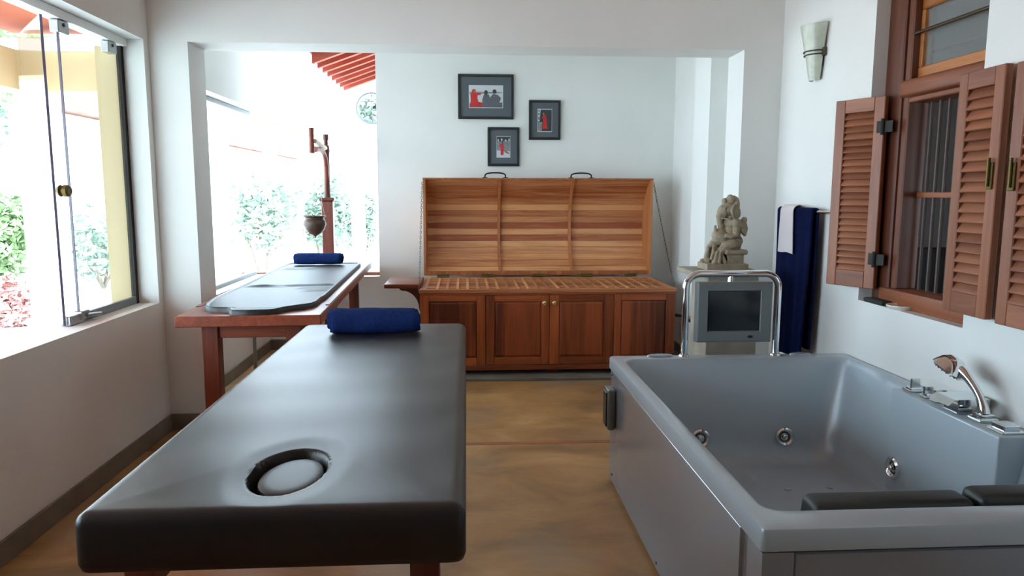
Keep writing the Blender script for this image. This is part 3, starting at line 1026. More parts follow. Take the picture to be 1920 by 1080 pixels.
# plug cushion in the face hole
bm = B()
rings = []
for (s, zz) in ((0.82, 0.690), (0.86, 0.700), (0.86, 0.7290), (0.835, 0.7325), (0.835, 0.7335), (0.85, 0.7350), (0.835, 0.7390), (0.79, 0.7410), (0.6, 0.7425), (0.3, 0.7430)):
    rings.append([(HC.x + 0.006 + HD.x * 0.106 * s / 0.86 * math.cos(a) + HN.x * 0.066 * s / 0.86 * math.sin(a),
                   HC.y - 0.008 + HD.y * 0.106 * s / 0.86 * math.cos(a) + HN.y * 0.066 * s / 0.86 * math.sin(a), zz) for a in [2 * PI * i / 40 for i in range(40)]])
loft(bm, rings, True, True)
tag(obj('face_plug', bm, 'vinyl', smooth=40), 'oval dark vinyl plug cushion in the face hole of the massage table', 'cushion')

# ------------------------------------------------------------------ rolled towels
def towel_roll(name, label, c, L_, r, rot, turns=3.6, sq=0.9, mat='towel_blue'):
    bm = B()
    th = r / (turns + 0.4)
    npt = int(turns * 26)
    nl = 44
    rnd = random.Random(len(label))
    ph = [rnd.uniform(0, 6) for _ in range(6)]
    a_end = -0.5 * PI - 0.35
    prof_o, prof_i = [], []
    for i in range(npt + 1):
        a = turns * 2 * PI * i / npt
        rad = 0.25 * th + th * a / (2 * PI)
        ang = a - turns * 2 * PI + a_end
        rad_o = rad + 0.98 * th
        if i > npt - 5:
            q = (i - (npt - 5)) / 5
            rad_o = rad + 0.98 * th * math.sqrt(max(0, 1 - q * q)) + 0.05 * th
        prof_o.append((rad_o, ang))
        prof_i.append((rad + 0.06 * th, ang))
    loop = prof_o + list(reversed(prof_i))
    rows = []
    for k in range(nl + 1):
        t = k / nl
        x = (t - 0.5) * L_
        endf = min(t, 1 - t) * L_
        rf = 1 - 0.10 * (1 - sst(0, 0.022, endf)) + 0.02 * math.sin(9 * t + ph[0])
        row = []
        for (rad, ang) in loop:
            w = 1 + 0.018 * math.sin(2 * ang + 5 * t + ph[1]) + 0.012 * math.sin(17 * t + 3 * ang + ph[2])
            dx = 0.008 * math.sin(ang * 1.3 + ph[3]) * (1 if endf < 0.01 else 0.2)
            row.append(bm.verts.new((x + dx, rad * rf * w * math.cos(ang), rad * rf * w * sq * math.sin(ang))))
        rows.append(row)
    n = len(loop)
    for k in range(nl):
        for i in range(n):
            bm.faces.new((rows[k][i], rows[k][(i + 1) % n], rows[k + 1][(i + 1) % n], rows[k + 1][i]))
    # end strips between inner and outer edges
    m = len(prof_o)
    for row, rv in ((rows[0], False), (rows[-1], True)):
        for i in range(m - 1):
            q = (row[i], row[i + 1], row[n - 2 - i], row[n - 1 - i])
            bm.faces.new(q if not rv else tuple(reversed(q)))
    bmesh.ops.recalc_face_normals(bm, faces=bm.faces)
    zmin = min(v.co.z for v in bm.verts)
    bmesh.ops.translate(bm, verts=bm.verts, vec=(0, 0, -zmin))
    o = obj(name, bm, mat, smooth=60)
    o.location = c
    o.rotation_euler = (0, 0, rot)
    return tag(o, label, 'towel', 'rolled blue towels')
towel_roll('rolled_towel', 'rolled royal blue towel at the far end of the dark massage table', (-0.395, 3.10, 0.757), 0.375, 0.056, 0.03)

# ------------------------------------------------------------------ wooden oil table
TA = 0.0387
TL, TW, TZ = 2.70, 0.664, 0.78
ot = thing('oil_table', 'long wooden oil treatment table standing through the opening', 'table', (-1.021, 3.416, 0), TA)
hw = TW / 2
def L2(name, bm, mat, parent=ot, **k):
    return obj(name, bm, mat, parent, world=False, **k)
L2('table_top', box(B(), -hw, hw, 0, TL, TZ - 0.052, TZ, 0.004, 1), 'table_wood_y')
for xx in (-hw + 0.10, hw - 0.175):
    for yy in (0.06, TL - 0.17):
        L2('leg', box(B(), xx, xx + 0.075, yy, yy + 0.075, 0, TZ - 0.052, 0.004, 1), 'table_wood_z')
for yy in (0.075, TL - 0.14):
    L2('apron', box(B(), -hw + 0.175, hw - 0.175, yy, yy + 0.03, TZ - 0.118, TZ - 0.052, 0.003, 1), 'table_wood')
for xx in (-hw + 0.115, hw - 0.145):
    L2('apron', box(B(), xx, xx + 0.03, 0.135, TL - 0.17, TZ - 0.118, TZ - 0.052, 0.003, 1), 'table_wood_y')
L2('drain_pipe', tube(B(), [(-0.10, 0.50, TZ - 0.052), (-0.10, 0.50, 0.03)], 0.0095, 10), 'steel')
for sx in (-1, 1):
    L2('edge_rim', box(B(), sx * (hw - 0.012) - 0.010, sx * (hw - 0.012) + 0.010, 0.30, TL - 0.02, TZ, TZ + 0.004, 0.0015, 1), 'table_wood_y')
# leather mat with notched front
out = [(-0.255, 0.20), (-0.235, 0.155), (-0.20, 0.12), (-0.16, 0.108), (-0.125, 0.105), (-0.105, 0.085), (-0.095, 0.04), (-0.075, 0.015), (0.0, 0.012), (0.085, 0.02), (0.12, 0.04), (0.14, 0.085), (0.165, 0.12), (0.215, 0.16), (0.258, 0.215), (0.272, 0.28), (0.272, 0.42), (0.282, 0.50),
       (0.282, 2.30), (0.262, 2.36), (-0.262, 2.36), (-0.282, 2.30), (-0.282, 0.40), (-0.270, 0.28)]
def inset(pts, d_):
    n = len(pts)
    res = []
    for i in range(n):
        p0, p1, p2 = Vector(pts[i - 1]), Vector(pts[i]), Vector(pts[(i + 1) % n])
        a = (p1 - p0).normalized()
        c_ = (p2 - p1).normalized()
        nn = Vector((-(a.y + c_.y), a.x + c_.x)).normalized()
        res.append((p1.x + nn.x * d_, p1.y + nn.y * d_))
    return res
def densify(pts, step=0.05):
    res = []
    n = len(pts)
    for i in range(n):
        a, c_ = Vector(pts[i]), Vector(pts[(i + 1) % n])
        k = max(1, int((c_ - a).length / step))
        for j in range(k):
            res.append(tuple(a.lerp(c_, j / k)))
    return res
dn = densify(out)
bm = B()
rings = [[(x, y, TZ) for x, y in dn], [(x, y, TZ + 0.020) for x, y in dn]]
rings.append([(x, y, TZ + 0.026) for x, y in inset(dn, 0.006)])
rings.append([(x, y, TZ + 0.024) for x, y in inset(dn, 0.016)])
rings.append([(x, y, TZ + 0.020) for x, y in inset(dn, 0.022)])
loft(bm, rings, True, False)
# surface grid of the mat, with wrinkles
def mat_half(y):
    return 0.262
ny2, nx2 = 150, 40
rows = []
for j in range(ny2 + 1):
    y = 0.10 + (2.34 - 0.10) * j / ny2
    row = []
    # half widths follow the notched front
    if y < 0.14:
        l, r_ = -0.088, 0.13
    else:
        l = -0.262 + 0.06 * (1 - sst(0.14, 0.24, y))
        r_ = 0.262 - 0.10 * (1 - sst(0.14, 0.28, y))
    for i in range(nx2 + 1):
        x = l + (r_ - l) * i / nx2
        wr = 0.0
        for (yc, amp, x0w, x1w, sl) in ((0.95, 0.006, -0.26, 0.26, 0.10), (1.02, 0.004, 0.0, 0.27, -0.05), (0.80, 0.005, 0.05, 0.27, 0.15), (0.74, 0.004, 0.08, 0.27, 0.2), (0.68, 0.004, 0.10, 0.27, 0.2), (1.9, 0.005, -0.26, 0.0, 0.1), (2.0, 0.005, -0.26, 0.02, 0.1), (0.90, 0.003, -0.2, 0.0, -0.2)):
            f = sst(x0w - 0.02, x0w + 0.06, x) * (1 - sst(x1w - 0.04, x1w + 0.02, x))
            dd = (y - yc - sl * x) / 0.022
            wr += 1.9 * amp * f * math.exp(-dd * dd)
        row.append(bm.verts.new((x, y, TZ + 0.0205 + wr + 0.0015 * math.sin(5 * y + 3 * x))))
    rows.append(row)
for j in range(ny2):
    for i in range(nx2):
        bm.faces.new((rows[j][i], rows[j][i + 1], rows[j + 1][i + 1], rows[j + 1][i]))
# front tongue cover
tg = [(-0.09, 0.035), (0.08, 0.035), (0.13, 0.10), (-0.088, 0.10)]
bm.faces.new([bm.verts.new((x, y, TZ + 0.0205)) for x, y in tg])
bm.faces.new([bm.verts.new((x, y, TZ + 0.0195)) for x, y in inset(dn, 0.018)])
mo = obj('leather_mat', bm, 'vinyl_mat', smooth=50)
mo.location = (-1.021, 3.416, 0)
mo.rotation_euler = (0, 0, TA)
tag(mo, 'thin black leather mat with notched end on the oil table', 'mat')
towel_roll('rolled_towel', 'rolled blue towel on the oil table below the hanging pot', (-1.135, 5.66, TZ + 0.024), 0.355, 0.046, 0.05)

# pot stand
ps = thing('pot_stand', 'turned wooden pot stand with arm behind the oil table', 'stand', (-1.16, 6.19, 0))
PX, PY = -1.155, 6.19
obj('post', box(B(), PX - 0.047, PX + 0.047, PY - 0.04, PY + 0.04, 0, 1.285, 0.006, 1), 'table_wood_z', ps)
obj('post_cap', box(B(), PX - 0.062, PX + 0.062, PY - 0.052, PY + 0.052, 1.285, 1.312, 0.006, 1), 'table_wood_z', ps)
obj('upper_post', lathe(B(), [(0.0, 1.312), (0.030, 1.312), (0.026, 1.34), (0.024, 1.5), (0.026, 1.66), (0.030, 1.70), (0.026, 1.735), (0.017, 1.745), (0.017, 1.78), (0.024, 1.79), (0.024, 1.83), (0.0, 1.83)], (PX, PY, 0), 16), 'table_wood_z', ps)
# arm: curved brace, rod and spindle
rod_a, rod_b = Vector((PX, PY, 1.715)), Vector((-1.162, 5.78, 1.748))
obj('rod', tube(B(), [rod_a, rod_b], 0.017, 10), 'cotton', ps)
cv = []
for i in range(13):
    t = i / 12
    p = Vector((PX - 0.008, PY - 0.005, 1.312)).lerp(Vector((-1.185, 5.88, 1.69)), t)
    p.z += 0.14 * math.sin(PI * t)
    p.x += 0.02 * math.sin(PI * t)
    p.y += 0.10 * math.sin(PI * t)
    cv.append(p)
obj('curved_brace', tube(B(), cv, [0.020] * 11 + [0.022, 0.024], 10), 'table_wood_z', ps)
obj('spindle', lathe(B(), [(0.0, 1.655), (0.021, 1.655), (0.019, 1.70), (0.021, 1.712), (0.019, 1.724), (0.019, 1.775), (0.021, 1.785), (0.019, 1.80), (0.021, 1.845), (0.0, 1.845)], (-1.183, 5.76, 0), 16), 'table_wood_z', ps)
hp = thing('hanging_oil_pot', 'round dark clay oil pot hanging on cords over the oil table', 'pot', (-1.166, 5.70, 1.02))
PCX, PCY, PZ = -1.166, 5.70, 1.022
obj('pot', lathe(B(), [(0.0, 0.0), (0.012, 0.0), (0.018, 0.006), (0.045, 0.018), (0.072, 0.050), (0.086, 0.090), (0.083, 0.115), (0.070, 0.130), (0.072, 0.138), (0.088, 0.150), (0.086, 0.154), (0.066, 0.142), (0.062, 0.128), (0.076, 0.10), (0.070, 0.06), (0.04, 0.025), (0.0, 0.02)], (PCX, PCY, PZ), 32), 'clay_pot', hp)
obj('spout', tube(B(), [(PCX, PCY, PZ + 0.004), (PCX, PCY, PZ - 0.018)], [0.008, 0.005], 8), 'clay_pot', hp)
obj('wick', tube(B(), [(PCX, PCY, PZ - 0.015), (PCX + 0.003, PCY, PZ - 0.08), (PCX, PCY, PZ - 0.145)], 0.0016, 6), 'cotton', hp)
for k in range(3):
    a = 2 * PI * k / 3 + 0.5
    obj('cord', tube(B(), [(PCX + 0.080 * math.cos(a), PCY + 0.080 * math.sin(a), PZ + 0.150), (-1.183, 5.76, 1.66)], 0.0013, 5), 'cotton', hp)

# ------------------------------------------------------------------ jacuzzi tub
UX0, UX1, UY0, UY1, UZ = 0.663, 1.797, 1.512, 3.285, 0.600
tb = thing('whirlpool_tub', 'silver grey whirlpool bathtub with chrome jets', 'bathtub', (1.23, 2.4, 0))
bm = B()
IX0, IX1, IY0, IY1 = 0.708, 1.762, 1.604, 3.212
def ins(d_, r, z, i=None):
    return rrect(UX0 + d_, UX1 - d_, UY0 + d_, UY1 - d_, r, z)
def inn_(d_, r, z):
    return rrect(IX0 + d_, IX1 - d_, IY0 + d_, IY1 - d_, r, z)
loft(bm, [ins(0.02, 0.01, 0.546), ins(0.0, 0.012, 0.546), ins(0.0, 0.012, 0.590), ins(0.003, 0.012, 0.597), ins(0.010, 0.012, UZ),
          inn_(-0.004, 0.055, UZ), inn_(0.003, 0.055, 0.598), inn_(0.008, 0.055, 0.590), inn_(0.014, 0.058, 0.57),
          rrect(IX0 + 0.045, IX1 - 0.085, IY0 + 0.09, IY1 - 0.065, 0.085, 0.22), rrect(IX0 + 0.055, IX1 - 0.10, IY0 + 0.105, IY1 - 0.08, 0.09, 0.165),
          rrect(IX0 + 0.08, IX1 - 0.125, IY0 + 0.135, IY1 - 0.105, 0.09, 0.135), rrect(IX0 + 0.13, IX1 - 0.17, IY0 + 0.19, IY1 - 0.15, 0.08, 0.125)], False, True)
obj('basin', bm, 'tub_inner', tb, smooth=40)
# apron panels and corner posts
obj('side_panel', box(B(), UX0 + 0.006, UX0 + 0.03, UY0 + 0.14, UY1 - 0.02, 0.02, 0.540, 0.004, 1), 'tub_silver', tb)
# corner piece with a curved cove between it and the panel
pts = [(UX0 + 0.004, UY0 + 0.004), (UX0 + 0.078, UY0 + 0.004), (UX0 + 0.078, UY0 + 0.03), (UX0 + 0.03, UY0 + 0.03), (UX0 + 0.034, UY0 + 0.136)]
for i in range(7):
    a = PI * i / 6
    pts.append((UX0 + 0.006 + 0.010 * math.sin(a), UY0 + 0.115 + 0.020 * math.cos(a)))
obj('corner_post', prism(B(), pts, 'Z', 0.02, 0.541), 'tub_silver', tb, smooth=40)
obj('front_panel', box(B(), UX0 + 0.082, UX1 - 0.01, UY0 + 0.010, UY0 + 0.03, 0.02, 0.536, 0.004, 1), 'tub_silver', tb)
obj('back_panel', box(B(), UX0 + 0.03, UX1 - 0.01, UY1 - 0.03, UY1 - 0.01, 0.02, 0.541, 0.004, 1), 'tub_silver', tb)
obj('base_frame', box(B(), UX0 + 0.02, UX1 - 0.015, UY0 + 0.03, UY1 - 0.03, 0.0, 0.03), 'black_plastic', tb)
for (yy, zz) in ((3.20, 0.055), (2.4, 0.045), (1.82, 0.055), (3.235, 0.52)):
    obj('screw', lathe(B(), [(0.0, -0.003), (0.005, -0.003), (0.006, 0.0), (0.0, 0.001)], (UX0 + 0.006, yy, zz), 10, axis='X'), 'dull_metal', tb)
hd = obj('side_handle', box(B(), 0.632, 0.668, 3.135, 3.235, 0.285, 0.475, 0.012, 3), 'grey_plastic', tb)
obj('handle_plate', box(B(), 0.626, 0.634, 3.150, 3.220, 0.30, 0.46, 0.003, 1), 'black_plastic', hd)
# tap deck
dk = obj('tap_deck', box(B(), 1.648, 1.775, 2.075, 2.650, 0.20, 0.604, 0.008, 3), 'tub_inner', tb)
# jets
def jet(c, nrm):
    bm = B()
    prof = [(0.0, 0.004), (0.011, 0.006), (0.012, 0.014), (0.009, 0.017), (0.007, 0.010), (0.0, 0.010)]
    ring = [(0.024, 0.002), (0.030, 0.010), (0.036, 0.013), (0.043, 0.008), (0.045, 0.0), (0.024, -0.004)]
    q = Vector((0, 0, 1)).rotation_difference(Vector(nrm)).to_matrix().to_4x4()
    M = Matrix.Translation(c) @ q
    lathe(bm, ring + [ring[0]], (0, 0, 0), 28)
    bmesh.ops.transform(bm, matrix=M, verts=bm.verts)
    r_ = obj('jet', bm, 'chrome', tb)
    bm = lathe(B(), [(0.0, -0.001), (0.025, 0.0), (0.025, 0.003), (0.018, 0.002), (0.012, -0.0005), (0.0, -0.0005)], (0, 0, 0), 24)
    bmesh.ops.transform(bm, matrix=M, verts=bm.verts)
    obj('jet_cup', bm, 'dull_metal', r_)
    bm = lathe(B(), prof, (0, 0, 0), 16)
    bmesh.ops.transform(bm, matrix=M, verts=bm.verts)
    obj('nozzle', bm, 'chrome', r_)
def far_y(z):
    return (IY1 - 0.014) - (0.57 - z) / 0.35 * 0.051
jet((1.066, far_y(0.238) - 0.001, 0.238), (0, -1, 0.145))
jet((1.462, far_y(0.238) - 0.001, 0.238), (0, -1, 0.145))
jet((1.647, 2.60, 0.30), (-1, 0, 0.02))
for (xx, yy) in ((1.335, 2.82), (1.52, 2.83), (1.12, 2.45), (1.12, 2.80)):
    obj('air_nozzle', lathe(B(), [(0.0, 0.0), (0.014, 0.0), (0.014, 0.004), (0.010, 0.006), (0.0, 0.006)], (xx, yy, 0.1245), 16), 'tub_inner', tb)
# chrome strip knobs
dz = 0.604
def faucet(yy, w, hgt, label=None):
    o_ = obj('tap_knob', box(B(), 1.708 - w, 1.708 + w, yy - w, yy + w, dz, dz + 0.008, 0.002, 1), 'chrome', tb)
    obj('knob_cap', box(B(), 1.708 - w * 0.8, 1.708 + w * 0.8, yy - w * 0.8, yy + w * 0.8, dz + 0.008, dz + hgt, 0.003, 1), 'chrome', o_)
    return o_
o_ = faucet(2.605, 0.028, 0.014)
obj('lever', box(B(), 1.690, 1.726, 2.592, 2.602, dz + 0.012, dz + 0.050, 0.002, 1), 'chrome', o_)
o_ = faucet(2.515, 0.022, 0.014)
obj('lever', box(B(), 1.685, 1.720, 2.505, 2.515, dz + 0.012, dz + 0.044, 0.002, 1), 'chrome', o_)
o_ = faucet(2.455, 0.022, 0.014)
obj('lever', box(B(), 1.685, 1.730, 2.445, 2.455, dz + 0.012, dz + 0.046, 0.002, 1), 'chrome', o_)
sp = obj('spout', box(B(), 1.670, 1.760, 2.300, 2.375, dz, dz + 0.034, 0.003, 1), 'chrome', tb)
bm = prism(B(), [(1.625, dz + 0.036), (1.650, dz + 0.056), (1.770, dz + 0.056), (1.770, dz + 0.034)], 'Y', 2.285, 2.390)
obj('spout_lip', bm, 'chrome', sp)
faucet(2.125, 0.036, 0.026)
hs = obj('shower_holder', box(B(), 1.683, 1.748, 2.205, 2.270, dz, dz + 0.012, 0.003, 1), 'chrome', tb)
obj('holder_socket', box(B(), 1.690, 1.741, 2.212, 2.263, dz + 0.012, dz + 0.024, 0.003, 1), 'chrome', hs)
# hand shower
sw = thing('hand_shower', 'chrome hand shower standing in its holder on the tub edge', 'hand shower', (1.716, 2.237, dz + 0.024))
pts = []
for i in range(13):
    t = i / 12
    pts.append(Vector((1.716 - 0.010 * t - 0.02 * t * t, 2.237 + 0.015 * t + 0.075 * t * t, dz + 0.024 + 0.135 * t - 0.006 * t * t)))
obj('shower_handle', tube(B(), pts, [0.020, 0.019, 0.017, 0.015, 0.014, 0.0135, 0.013, 0.013, 0.0135, 0.014, 0.016, 0.018, 0.018], 14), 'chrome', sw)
hc = pts[-1] + Vector((-0.010, 0.035, 0.0))
axis = Vector((-0.45, 0.30, -0.85)).normalized()
bm = lathe(B(), [(0.0, -0.040), (0.024, -0.036), (0.043, -0.019), (0.055, 0.004), (0.058, 0.012), (0.051, 0.018), (0.0, 0.019)], (0, 0, 0), 26)
q = Vector((0, 0, 1)).rotation_difference(axis).to_matrix().to_4x4()
bmesh.ops.transform(bm, matrix=Matrix.Translation(hc) @ q, verts=bm.verts)
hh = obj('shower_head', bm, 'chrome', sw)
bm = B()
for r_, k in ((0.014, 6), (0.030, 12), (0.045, 18)):
    for i in range(k):
        a = 2 * PI * i / k
        lathe(bm, [(0.0, 0.0), (0.003, 0.0), (0.002, 0.004), (0.0, 0.004)], (r_ * math.cos(a), r_ * math.sin(a), 0.018), 6)
bmesh.ops.transform(bm, matrix=Matrix.Translation(hc) @ q, verts=bm.verts)
obj('spray_nozzles', bm, 'dull_metal', hh)
# headrests hooked over the near end
for (xa, xb, top) in ((0.835, 1.262, 0.602), (1.258, 1.66, 0.612)):
    bm = box(B(), xa, xb, 1.625, 1.715, 0.47, top, 0.022, 4)
    for v in bm.verts:
        if v.co.z > 0.55:
            v.co.y += 0.0
            m = (xa + xb) / 2
            v.co.x = m + (v.co.x - m) * 0.965
    o_ = obj('headrest', bm, 'headrest', tb)
    o_['label'] = 'dark padded headrest inside the tub'
# speaker grilles on the far rim
for (xx, rr) in ((0.895, 0.062), (1.565, 0.052)):
    bm = lathe(B(), [(0.0, 0.012), (0.7, 0.011), (0.92, 0.008), (1.0, 0.0), (0.0, 0.0)], (0, 0, 0), 28)
    bmesh.ops.transform(bm, matrix=Matrix.Translation((xx, 3.252, UZ)) @ Matrix.Diagonal((rr, 0.026, 1, 1)), verts=bm.verts)
    obj('speaker_cover', bm, 'tub_silver', tb)
# monitor on its chrome hoop
hoop = []
HX0, HX1, HZ, HYy = 1.010, 1.447, 0.985, 3.262
rc = 0.065
hoop.append((HX0, HYy, UZ))
hoop.append((HX0, HYy, HZ - rc))
for i in range(1, 9):
    a = PI - PI / 2 * i / 8
    hoop.append((HX0 + rc + rc * math.cos(a), HYy, HZ - rc + rc * math.sin(a)))
for i in range(0, 9):
    a = PI / 2 - PI / 2 * i / 8
    hoop.append((HX1 - rc + rc * math.cos(a), HYy, HZ - rc + rc * math.sin(a)))
hoop.append((HX1, HYy, UZ))
mn = obj('monitor_hoop', tube(B(), hoop, 0.0165, 14), 'chrome', tb, smooth=60)
for xx in (HX0, HX1):
    obj('flange', lathe(B(), [(0.0, 0.0), (0.024, 0.0), (0.022, 0.006), (0.016, 0.010), (0.0, 0.010)], (xx, HYy, UZ), 18), 'chrome', mn)
obj('hanger', tube(B(), [(1.222, HYy, HZ - 0.01), (1.222, HYy, 0.945)], [0.014, 0.017], 12), 'chrome', mn)
bm = B()
MXa, MXb, MZa, MZb = 1.058, 1.410, 0.668, 0.948
sx0, sx1, sz0, sz1 = 1.112, 1.353, 0.722, 0.905
y0 = 3.232
loft(bm, [[(MXa + 0.02, y0 + 0.075, MZa + 0.02), (MXb - 0.02, y0 + 0.075, MZa + 0.02), (MXb - 0.02, y0 + 0.075, MZb - 0.02), (MXa + 0.02, y0 + 0.075, MZb - 0.02)],
          [(MXa, y0 + 0.045, MZa), (MXb, y0 + 0.045, MZa), (MXb, y0 + 0.045, MZb), (MXa, y0 + 0.045, MZb)],
          [(MXa, y0 + 0.004, MZa), (MXb, y0 + 0.004, MZa), (MXb, y0 + 0.004, MZb), (MXa, y0 + 0.004, MZb)],
          [(MXa + 0.006, y0, MZa + 0.006), (MXb - 0.006, y0, MZa + 0.006), (MXb - 0.006, y0, MZb - 0.006), (MXa + 0.006, y0, MZb - 0.006)],
          [(sx0 - 0.006, y0, sz0 - 0.006), (sx1 + 0.006, y0, sz0 - 0.006), (sx1 + 0.006, y0, sz1 + 0.006), (sx0 - 0.006, y0, sz1 + 0.006)],
          [(sx0, y0 + 0.008, sz0), (sx1, y0 + 0.008, sz0), (sx1, y0 + 0.008, sz1), (sx0, y0 + 0.008, sz1)]], True, True)
mo_ = obj('monitor', bm, 'grey_plastic', tb, smooth=0)
mo_['label'] = 'small grey monitor hung from a chrome hoop'
obj('screen', box(B(), sx0, sx1, y0 + 0.004, y0 + 0.008, sz0, sz1), 'screen', mo_, smooth=0)
bm = lathe(B(), [(0.0, -0.003), (0.9, -0.003), (1.0, 0.0), (0.0, 0.0)], (0, 0, 0), 20, axis='Y')
bmesh.ops.transform(bm, matrix=Matrix.Translation((1.312, y0, 0.694)) @ Matrix.Diagonal((0.013, 1, 0.007, 1)), verts=bm.verts)
obj('power_button', bm, 'black_plastic', mo_)

# ------------------------------------------------------------------ pedestal and statue
pd = thing('pedestal', 'square concrete pedestal under the stone statue', 'pedestal', (1.38, 3.80, 0))
obj('column', box(B(), 1.250, 1.520, 3.665, 3.935, 0, 0.925, 0.004, 1), 'concrete', pd)
obj('cap', box(B(), 1.170, 1.540, 3.640, 3.960, 0.925, 0.950, 0.004, 1), 'concrete', pd)
def statue():
    K = 0.000441
    ox, oy, oz = 1.378, 3.79, 0.950
    def p(cx, cz, y=0.0):
        return Vector((ox + (cx - 500) * K, oy + y, oz + (1005 - cz) * K))
    bm = B()
    def e(cx, cz, rx, rz, y=0.0, ry=None, rot=0.0):
        ellipsoid(bm, p(cx, cz, y), (rx * K, (ry if ry else rx * K * 0.9), rz * K), (0, rot, 0))
    def tb_(pts, r):
        tube(bm, [p(*q) for q in pts], [x * K for x in r], 10)
    # plinth and seat
    def bx(c0, c1, z0, z1, hy, bev=0.003):
        a, c_ = p(c0, z0), p(c1, z1)
        box(bm, a.x, c_.x, oy - hy, oy + hy, a.z, c_.z, bev, 1)
    bx(225, 735, 1005, 925, 0.080)
    bx(490, 690, 935, 800, 0.060)
    bx(458, 728, 818, 760, 0.072, 0.006)
    # torso, belly
    e(575, 560, 110, 150, 0, 0.052, 0.25)
    e(450, 610, 120, 95, 0, 0.050, 0.35)
    e(560, 440, 95, 95, 0, 0.055)
    e(620, 660, 90, 80, 0, 0.055)
    # thighs and legs
    tb_([(640, 690, -0.03), (560, 690, -0.036), (470, 730, -0.040), (420, 775, -0.040), (405, 840, -0.038), (410, 910, -0.038)], [78, 80, 66, 46, 36, 40])
    tb_([(620, 690, 0.03), (500, 700, 0.035), (380, 700, 0.035), (335, 760, 0.035), (320, 850, 0.033), (300, 905, 0.033)], [70, 72, 60, 44, 36, 34])
    e(370, 915, 60, 28, -0.040, 0.018)
    e(270, 905, 55, 28, 0.030, 0.018)
    # head, crown, headdress
    e(530, 275, 100, 95, 0, 0.046)
    e(470, 300, 75, 80, 0, 0.038)
    e(555, 175, 75, 60, 0, 0.036)
    e(600, 230, 55, 110, 0, 0.040)
    e(470, 190, 30, 45, 0, 0.022)
    e(600, 310, 50, 70, -0.012, 0.034)
    # ears
    for sy in (-1, 1):
        e(572, 305, 62, 92, sy * 0.050, 0.008, -0.30)
        tb_([(600, 225, sy * 0.050), (548, 235, sy * 0.054), (524, 290, sy * 0.056), (540, 360, sy * 0.056), (575, 400, sy * 0.053)], [13, 15, 15, 13, 10])
        e(455, 275, 15, 11, sy * 0.036, 0.006)          # brow and eye
        e(470, 255, 30, 11, sy * 0.036, 0.008)
    # tiers of the crown
    for (zc, rr_) in ((205, 74), (178, 68), (150, 54), (128, 38)):
        ring_ = [p(552 + rr_ * math.cos(a), zc - 0.12 * rr_ * math.cos(a)) + Vector((0, rr_ * K * 0.62 * math.sin(a), 0)) for a in [2 * PI * i / 24 for i in range(24)]]
        tube(bm, ring_, 0.0042, 6, closed=True)
    e(540, 132, 34, 30, 0, 0.016)
    # necklace, belt and armbands
    neck = [p(500 + 62 * math.cos(a), 395 + 30 * math.cos(a)) + Vector((0, 0.052 * math.sin(a), -0.010 * abs(math.cos(a)))) for a in [PI / 2 + PI * i / 14 for i in range(15)]]
    tube(bm, neck, 0.0045, 6)
    belt = [p(470 + 118 * math.cos(a), 668 + 10 * math.cos(a)) + Vector((0, 0.050 * math.sin(a), 0)) for a in [2 * PI * i / 24 for i in range(24)]]
    tube(bm, belt, 0.0050, 6, closed=True)
    for (cx_, cz_, yy_, rr_) in ((588, 470, -0.056, 46), (640, 480, -0.048, 44)):
        tube(bm, [p(cx_ + rr_ * math.cos(a), cz_ + 8 * math.cos(a), yy_) + Vector((0, rr_ * K * math.sin(a), 0)) for a in [2 * PI * i / 16 for i in range(16)]], 0.0038, 6, closed=True)
    # drapery between the legs
    e(372, 800, 46, 95, -0.012, 0.030, 0.1)
    e(430, 850, 50, 80, -0.010, 0.030)
    # trunk
    tb_([(445, 320, 0), (425, 370, 0), (425, 430, -0.002), (435, 490, -0.006), (425, 540, -0.010), (392, 560, -0.012), (368, 535, -0.012), (362, 495, -0.012), (368, 470, -0.012)], [62, 50, 40, 36, 34, 30, 24, 18, 10])
    # tusk
    tb_([(470, 372, -0.018), (428, 388, -0.026)], [16, 8])
    # arms: raised arm at the back, folded arm across the belly
    tb_([(610, 420, -0.045), (665, 520, -0.050), (690, 570, -0.048), (700, 510, -0.045), (690, 440, -0.042)], [44, 40, 38, 34, 28])
    e(688, 405, 36, 38, -0.042, 0.014)
    tb_([(585, 400, -0.050), (590, 500, -0.058), (575, 585, -0.060), (520, 600, -0.060), (480, 590, -0.056)], [44, 42, 40, 34, 26])
    e(478, 590, 30, 28, -0.056, 0.012)
    tb_([(560, 400, 0.048), (560, 520, 0.056), (500, 580, 0.058), (420, 560, 0.050)], [40, 38, 32, 26])
    tb_([(600, 410, 0.05), (660, 520, 0.055), (690, 470, 0.05), (690, 420, 0.046)], [40, 36, 30, 28])
    # sash across the chest
    tb_([(545, 420, -0.052), (552, 480, -0.058), (548, 540, -0.058)], [12, 14, 12])
    # small attendant and drapery on the plinth
    e(292, 760, 24, 34, 0.0, 0.014)
    e(282, 840, 36, 70, 0.0, 0.020, 0.15)
    e(300, 890, 46, 36, 0.0, 0.024)
    tb_([(340, 700, -0.03), (330, 790, -0.04), (300, 880, -0.045)], [18, 20, 22])
    tb_([(370, 770, -0.05), (352, 850, -0.055), (345, 910, -0.055)], [16, 20, 26])
    tb_([(440, 820, -0.045), (452, 880, -0.055), (465, 920, -0.058)], [16, 22, 26])
    tb_([(400, 800, -0.055), (395, 870, -0.060), (385, 915, -0.060)], [14, 18, 24])
    bmesh.ops.recalc_face_normals(bm, faces=bm.faces)
    o_ = obj('stone_statue', bm, 'stone', smooth=180)
    md = o_.modifiers.new('remesh', 'REMESH')
    md.mode = 'VOXEL'
    md.voxel_size = 0.0026
    md.use_smooth_shade = True
    sm = o_.modifiers.new('smooth', 'SMOOTH')
    sm.factor = 0.5
    sm.iterations = 1
